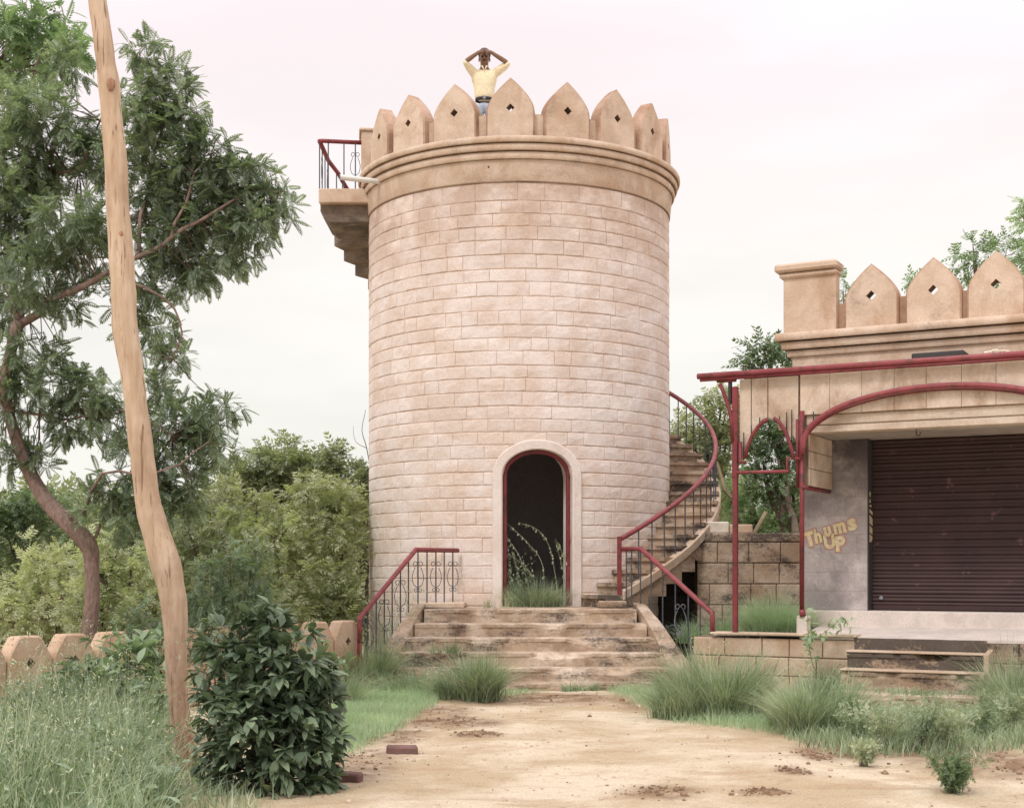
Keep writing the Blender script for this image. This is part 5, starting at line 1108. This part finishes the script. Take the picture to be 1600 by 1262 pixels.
# ---- grass clumps
def grass_clump(label, px, py, wpx, h, n, mat='grass', lean=1.25, group='grass clumps', wd=.0095, ytop=None, cat='grass clump', seeds=0, zb=None, d=None, name='grass_clump'):
    g = G3(px, py) if zb is None else W3(px, py, d); z0 = gz(g.x, g.y) if zb is None else zb
    r = wpx/F*g.y/2; m = 6; cxs = rng.normal(0, r*.42, m); cys = rng.normal(0, r*.34, m); hs_ = rng.uniform(.6, 1.1, m); hs_[0] = 1.1; cxs[0] = 0; cys[0] = 0; j = rng.integers(0, m, n)
    base = np.stack([g.x+cxs[j]+rng.normal(0, r*.15, n), g.y+cys[j]+rng.normal(0, r*.15, n), np.full(n, z0-.01)], 1)
    az = np.arctan2(base[:, 1]-g.y-cys[j]*.5, base[:, 0]-g.x-cxs[j]*.5)+rng.normal(0, .9, n); ln = np.abs(rng.normal(.5, .38, n))*lean; h_ = h*hs_[j]
    V, Q, C = blades(base, h_*rng.uniform(.4, 1.12, n), az, ln, rng.uniform(.6, 1.3, n)*wd)
    r_ = thing(name, label, cat, (g.x, g.y, z0), 0, group); qobj('blades', V, Q, M[mat], r_, kind='stuff')
    nd = max(6, n//14); V, Q, C = blades(base[:nd], h_[:nd]*rng.uniform(.5, 1.2, nd), az[:nd]+rng.normal(0, .5, nd), ln[:nd]*1.3, rng.uniform(.6, 1.1, nd)*wd*.8); qobj('dry_blades', V, Q, M['straw'], r_, kind='stuff')
    if seeds:
        base2 = base[:seeds]; V, Q, C = blades(base2, h*rng.uniform(.9, 1.35, seeds), az[:seeds], ln[:seeds]*.7, np.full(seeds, .004)); parts = [(V, Q)]
        tp = C[:, -2:, :].reshape(-1, 3); P = np.repeat(tp, 5, 0)+rng.normal(0, .012, (len(tp)*5, 3)); parts.append(scatter(np.array([(0, 0, 0), (.5, .16, 0), (1, 0, 0), (.5, -.16, 0)], float), np.array([(0, 1, 2, 3)]), P, frames(rng.normal(0, 1, P.shape)+[0, 0, .5], .6), rng.uniform(.02, .04, len(P))))
        V, Q = join(parts); qobj('seed_stalks', V, Q, M['grass2'], r_, kind='stuff')
    return r_
grass_clump('big rounded grass tuft in front of the left end of the entrance steps', 738, 1092, 125, 0.55, 2400)
grass_clump('smaller tuft spilling left of the big round tuft at the steps', 650, 1085, 112, 0.37, 1120)
grass_clump('tall grass at the foot of the left stair railing', 560, 1075, 112, 0.66, 1760, 'grass', seeds=30)
grass_clump('pale tall grass rising against the left stair curb', 602, 1058, 88, 0.55, 1120, 'grass2', seeds=20)
grass_clump('grass tuft between the dark bush and the left railing', 530, 1100, 75, 0.46, 960)
grass_clump('small tuft right of centre at the bottom step', 905, 1080, 75, 0.15, 416)
grass_clump('spreading grass at the right end of the entrance steps', 985, 1062, 112, 0.35, 1280, 'grass2')
grass_clump('low grass beside the right stair curb', 1040, 1058, 100, 0.33, 1120)
grass_clump('large drooping grass tuft in front of the porch wall', 1120, 1118, 162, 0.68, 3360, lean=1.1)
grass_clump('tall blades growing against the left end of the porch wall', 1085, 1085, 75, 0.61, 800, 'grass2', seeds=20)
grass_clump('second drooping tuft left of the porch steps', 1265, 1145, 138, .54, 2720, lean=1.1)
grass_clump('mid-size tuft between the two big drooping tufts', 1190, 1120, 112, 0.40, 1280)
grass_clump('upright grass against the left end of the porch steps', 1292, 1095, 75, .42, 1120, 'grass', seeds=20)
grass_clump('grass along the foot of the porch steps, left part', 1370, 1150, 138, .24, 1760)
grass_clump('grass along the foot of the porch steps, right part', 1500, 1148, 138, .24, 1760, 'grass2')
grass_clump('tall grass right of the porch steps at the photo edge', 1575, 1115, 100, 0.68, 1600)
grass_clump('grass in the corner right of the porch steps side wall', 1600, 1140, 112, 0.55, 1280)
grass_clump('thin grass growing out of the lowest porch step', 1430, 1085, 188, 0.08, 420, zb=.2, d=13.0, lean=.6)
grass_clump('pale green grass mound on the porch behind the first post', 1215, 985, 120, 0.55, 5120, 'cover', zb=.62, d=15.7, lean=1.3, wd=.005)
grass_clump('low grass behind the right stair railing', 1128, 985, 125, 0.40, 2400, 'cover', zb=.5, d=17.1, lean=1.0, wd=.005)
grass_clump('low grass between the stair railing and the hollow', 1075, 985, 75, 0.31, 800, 'cover', zb=.45, d=17.3, lean=1.0, wd=.005)
grass_clump('green grass filling the bottom of the tower doorway', 838, 947, 119, 0.42, 1760, 'grass', zb=.876, d=17.95, lean=1.5, wd=.007)
grass_clump('thin sprigs of grass on the landing left of the doorway', 765, 948, 75, 0.22, 96, 'grass2', zb=.88, d=17.5, lean=1.2, wd=.005)
grass_clump('small tuft growing from the third entrance step', 700, 1012, 38, 0.18, 192, 'grass', zb=.40, d=16.0)
grass_clump('dry tall weeds behind the left stair railing', 628, 985, 75, 0.83, 256, 'grass2', zb=.15, d=16.9, lean=.5, seeds=30)
# doorway creeping stalks with hanging leaves
ds = thing('doorway_stalks', 'arching leafy weed stalks standing in the dark tower doorway', 'weeds', (.33, 18.0, .876))
mb = MB(); LP = []; LD = []
for pts in ([(848, 945), (850, 900), (842, 870), (822, 845), (795, 820), (790, 815)], [(872, 935), (866, 890), (860, 860), (848, 835), (830, 822), (812, 817)], [(884, 930), (880, 890), (872, 860), (868, 840)], [(890, 910), (886, 880), (876, 858), (872, 850)], [(835, 945), (822, 900), (812, 870), (796, 845), (790, 835)], [(820, 940), (812, 905), (806, 880), (800, 862)], [(800, 940), (796, 900), (794, 870), (791, 840)], [(840, 930), (832, 900), (815, 880), (793, 865)]):
    pts = [W3(a, b, 18.02+.02*random.random()) for a, b in pts]; out = limb(mb, pts, .004, .002, 4, .01, 5)
    for p in out[3:]:
        for _ in range(random.choice((0, 1, 3, 4))): LP.append(np.array(p)+rng.normal(0, .008, 3)); LD.append((random.gauss(0, .6), random.gauss(0, .5), -1))
for _ in range(260): LP.append(np.array(W3(random.uniform(790, 835), random.triangular(850, 945, 920), 18.03))+rng.normal(0, .03, 3)); LD.append((random.gauss(0, .8), random.gauss(0, .6), -.6))
obj('stalks', mb, M['grass2'], ds, world=True); LP = np.array(LP); V, Q = scatter(*BROAD, LP, frames(np.array(LD), .5), rng.uniform(.015, .055, len(LP))); qobj('leaflets', V, Q, M['grass2'], ds, kind='stuff')
# weedy small-leaved plants along the verge and the single plant on the sand
def weed(label, px, py, h, spread, n, mat='feather', zb=None, d=None, name='weed_plant', ls=.045, group='weeds on the verge'):
    g = G3(px, py) if zb is None else W3(px, py, d); z0 = gz(g.x, g.y) if zb is None else zb
    base = np.tile(np.array([[g.x, g.y, z0]]), (n, 1))+np.concatenate([rng.normal(0, spread*.12, (n, 2)), np.zeros((n, 1))], 1)
    az = rng.uniform(0, 2*PI, n); V, Q, C = blades(base, h*rng.uniform(.6, 1.1, n), az, rng.uniform(.1, 1, n)*spread/h, np.full(n, .006), .3, 6)
    r = thing(name, label, 'plant', (g.x, g.y, z0), 0, group); qobj('stems', V, Q, M['twig'], r, kind='stuff')
    t = C[:, 2:, :].reshape(-1, 3); P = np.repeat(t, 5, 0)+rng.normal(0, h*.035, (len(t)*5, 3)); V, Q = scatter(*TINY, P, frames(rng.normal(0, 1, P.shape)+[0, 0, .4], .5), rng.uniform(ls*.7, ls*1.4, len(P))); qobj('leaves', V, Q, M[mat], r, kind='stuff')
weed('single small leafy plant growing alone on the sand at the lower right', 1488, 1236, .23, .20, 46, ls=.04)
for i, (px, py, h, lb) in enumerate(((1335, 1165, .32, 'weedy plant at the left of the verge row under the porch steps'), (1385, 1172, .34, 'second weedy plant of the verge row from the left'), (1440, 1175, .38, 'tallest weedy plant in the middle of the verge row'), (1475, 1172, .36, 'fourth weedy plant of the verge row from the left'), (1540, 1160, .3, 'fifth weedy plant near the right end of the verge row'), (1350, 1195, .16, 'small sprig in front of the verge row'), (1310, 1110, .36, 'small-leaved shrub growing over the left end of the porch steps'), (1585, 1150, .34, 'weedy plant at the right edge of the photo'))):
    weed(lb, px, py, h*1.05, h*.8, 20, 'grass2' if i % 2 else 'grass', ls=.038)
# sapling in front of the porch
sp = thing('sapling', 'thin sapling with a bent stem and light leaves in front of the porch floor', 'sapling', G3(1300, 1090))
mb = MB(); out = limb(mb, [W3(1300, 1085, 14.4), W3(1280, 1055, 14.4), W3(1268, 1035, 14.4), W3(1264, 1000, 14.4), W3(1262, 960, 14.4)], .008, .004, 5, .01); out += limb(mb, [W3(1264, 1000, 14.4), W3(1285, 990, 14.4), W3(1310, 970, 14.4), W3(1325, 975, 14.4)], .004, .002, 4, .01)
obj('stem', mb, M['timber'], sp, True, world=True); LP = np.array([np.array(p)+rng.normal(0, .03, 3) for p in out[6:] for _ in range(6)]); V, Q = scatter(*BROAD, LP, frames(rng.normal(0, 1, LP.shape)+[.3, 0, -.3], .4), rng.uniform(.05, .09, len(LP))); qobj('leaves', V, Q, M['cover'], sp, kind='stuff')
# ---- ground cover and the weed field
def inpoly(x, y, poly):
    c = np.zeros(len(x), bool); n = len(poly)
    for i in range(n):
        x0, y0 = poly[i][0], poly[i][1]; x1, y1 = poly[(i+1) % n][0], poly[(i+1) % n][1]
        with np.errstate(divide='ignore', invalid='ignore'): c ^= ((y0 > y) != (y1 > y)) & (x < (x1-x0)*(y-y0)/(y1-y0+1e-12)+x0)
    return c
def field(name, label, poly, n, h, mat, wd=.005, lean=1, edge=.12, cat='grass', patch=0.0, hvar=1):
    pl = [G3(*p) if len(p) == 2 else Vector(p) for p in poly]; xs = [p.x for p in pl]; ys_ = [p.y for p in pl]
    x = rng.uniform(min(xs), max(xs), n*3); y = rng.uniform(min(ys_), max(ys_), n*3); jx = x+rng.normal(0, edge, n*3); jy = y+rng.normal(0, edge, n*3)
    ok = inpoly(jx, jy, pl); x, y = x[ok][:n], y[ok][:n]
    if patch: kp = np.array([mnoise.noise((a*1.6, b*1.6, 7)) > -patch+random.uniform(-.25, .25) for a, b in zip(x, y)]); x, y = x[kp], y[kp]
    base = np.stack([x, y, np.array([gz(a, b) for a, b in zip(x, y)])-.005], 1); n = len(x)
    hh = h*rng.uniform(.4, 1.1, n)*(1+hvar*.5*np.array([mnoise.noise((a*1.3, b*1.3, 2)) for a, b in zip(x, y)]))
    V, Q, C = blades(base, hh, rng.uniform(0, 2*PI, n), np.abs(rng.normal(.5, .3, n))*lean, rng.uniform(.6, 1.4, n)*wd, seg=3)
    tag(qobj(name, V, Q, M[mat], None, kind='stuff'), label, cat); return C
field('ground_cover', 'short pale green grass between the dark bush and the path', [(470, 1055), (600, 1068), (690, 1092), (640, 1120), (600, 1150), (530, 1180), (460, 1200)], 26000, .13, 'cover', .006, edge=.06)
field('ground_cover', 'short pale green grass along the foot of the right side and porch wall', [(930, 1058), (1090, 1030), (1340, 1070), (1640, 1090), (1640, 1135), (1500, 1165), (1330, 1165), (1200, 1145), (1060, 1125), (960, 1085)], 50000, .13, 'cover', .006, edge=.08)
field('ground_cover', 'grass in front of the bottom step and around the tuft', [(640, 1062), (830, 1070), (860, 1078), (800, 1092), (640, 1094)], 3500, .07, 'cover', .006, edge=.05)
WF = [(-80, 1190), (90, 1150), (200, 1100), (280, 1095), (235, 1112), (222, 1230), (205, 1420), (-60, 1420)]
field('verge_grass', 'loose medium grass along the verge under the porch steps', [(1180, 1125), (1320, 1122), (1640, 1125), (1640, 1170), (1500, 1180), (1330, 1185), (1230, 1150)], 8000, .19, 'grass', .007, edge=.1)
WL = ['feathery weed under the leftmost boundary merlons', 'feathery weed in front of the second boundary merlon from the left edge', 'feathery weed below the foot of the curved brown tree', 'feathery weed touching the left side of the bare trunk',
      'feathery weed in the very lower left corner of the photo', 'second feathery weed from the left along the bottom edge', 'feathery weed in the middle of the lower left grass', 'feathery weed at the left edge, just above the corner one',
      'low feathery weed at the bottom edge below the bare trunk', 'feathery weed between the curved tree foot and the grass centre', 'smallest feathery weed, nearest the foot of the dark leafy bush']
for q, (px, py, h_) in enumerate(((40, 1200, .55), (110, 1180, .55), (170, 1165, .5), (215, 1190, .42), (20, 1290, .5), (90, 1300, .45), (160, 1270, .45), (60, 1240, .5), (200, 1290, .35), (130, 1230, .5), (240, 1300, .3))):
    weed(WL[q], px, py, h_, h_*.7, 46, 'midfeather', ls=.042, group='feathery weeds tangled in the lower left grass')
field('low_weeds', 'short weeds around the foot of the bare trunk', [(225, 1195), (330, 1190), (420, 1290), (420, 1400), (190, 1420)], 2600, .14, 'grass', .007, edge=.06, cat='weeds')
field('tall_weeds', 'taller tangled weeds hiding the foot of the boundary wall', [(-60, 1120), (60, 1085), (180, 1058), (300, 1040), (440, 1030), (440, 1062), (280, 1095), (60, 1160), (-60, 1190)], 5200, .42, 'grass', .009, edge=.08, cat='weeds')
C = field('weed_field', 'tall tangled pale green grass filling the lower left corner', WF, 19000, .58, 'grass', .0085, lean=1.15, edge=.1, patch=.25, cat='weeds')
C2 = field('weed_stalks', 'thin light straw stalks rising through the lower left grass', WF, 2400, .80, 'grass2', .006, lean=.8, edge=.1, cat='weeds')
t = C2[::2, -1, :]; P = np.repeat(t, 6, 0)+rng.normal(0, .02, (len(t)*6, 3)); V, Q = scatter(np.array([(0, 0, 0), (.5, .14, 0), (1, 0, 0), (.5, -.14, 0)], float), np.array([(0, 1, 2, 3)]), P, frames(rng.normal(0, 1, P.shape)+[0, 0, .6], .5), rng.uniform(.015, .035, len(P)))
tag(qobj('seed_heads', V, Q, M['grass2'], None, kind='stuff'), 'fine pale seed heads over the lower left grass', 'weeds')
idx = rng.choice(len(C), 6000); t = C[idx, 2, :]; V, Q = scatter(*BROAD, t, frames(rng.normal(0, 1, t.shape)+[0, 0, .5], .4), rng.uniform(.03, .085, len(t))); tag(qobj('weed_leaves', V, Q, M['broad2'], None, kind='stuff'), 'small fresh green leaves scattered through the lower left grass', 'weeds')
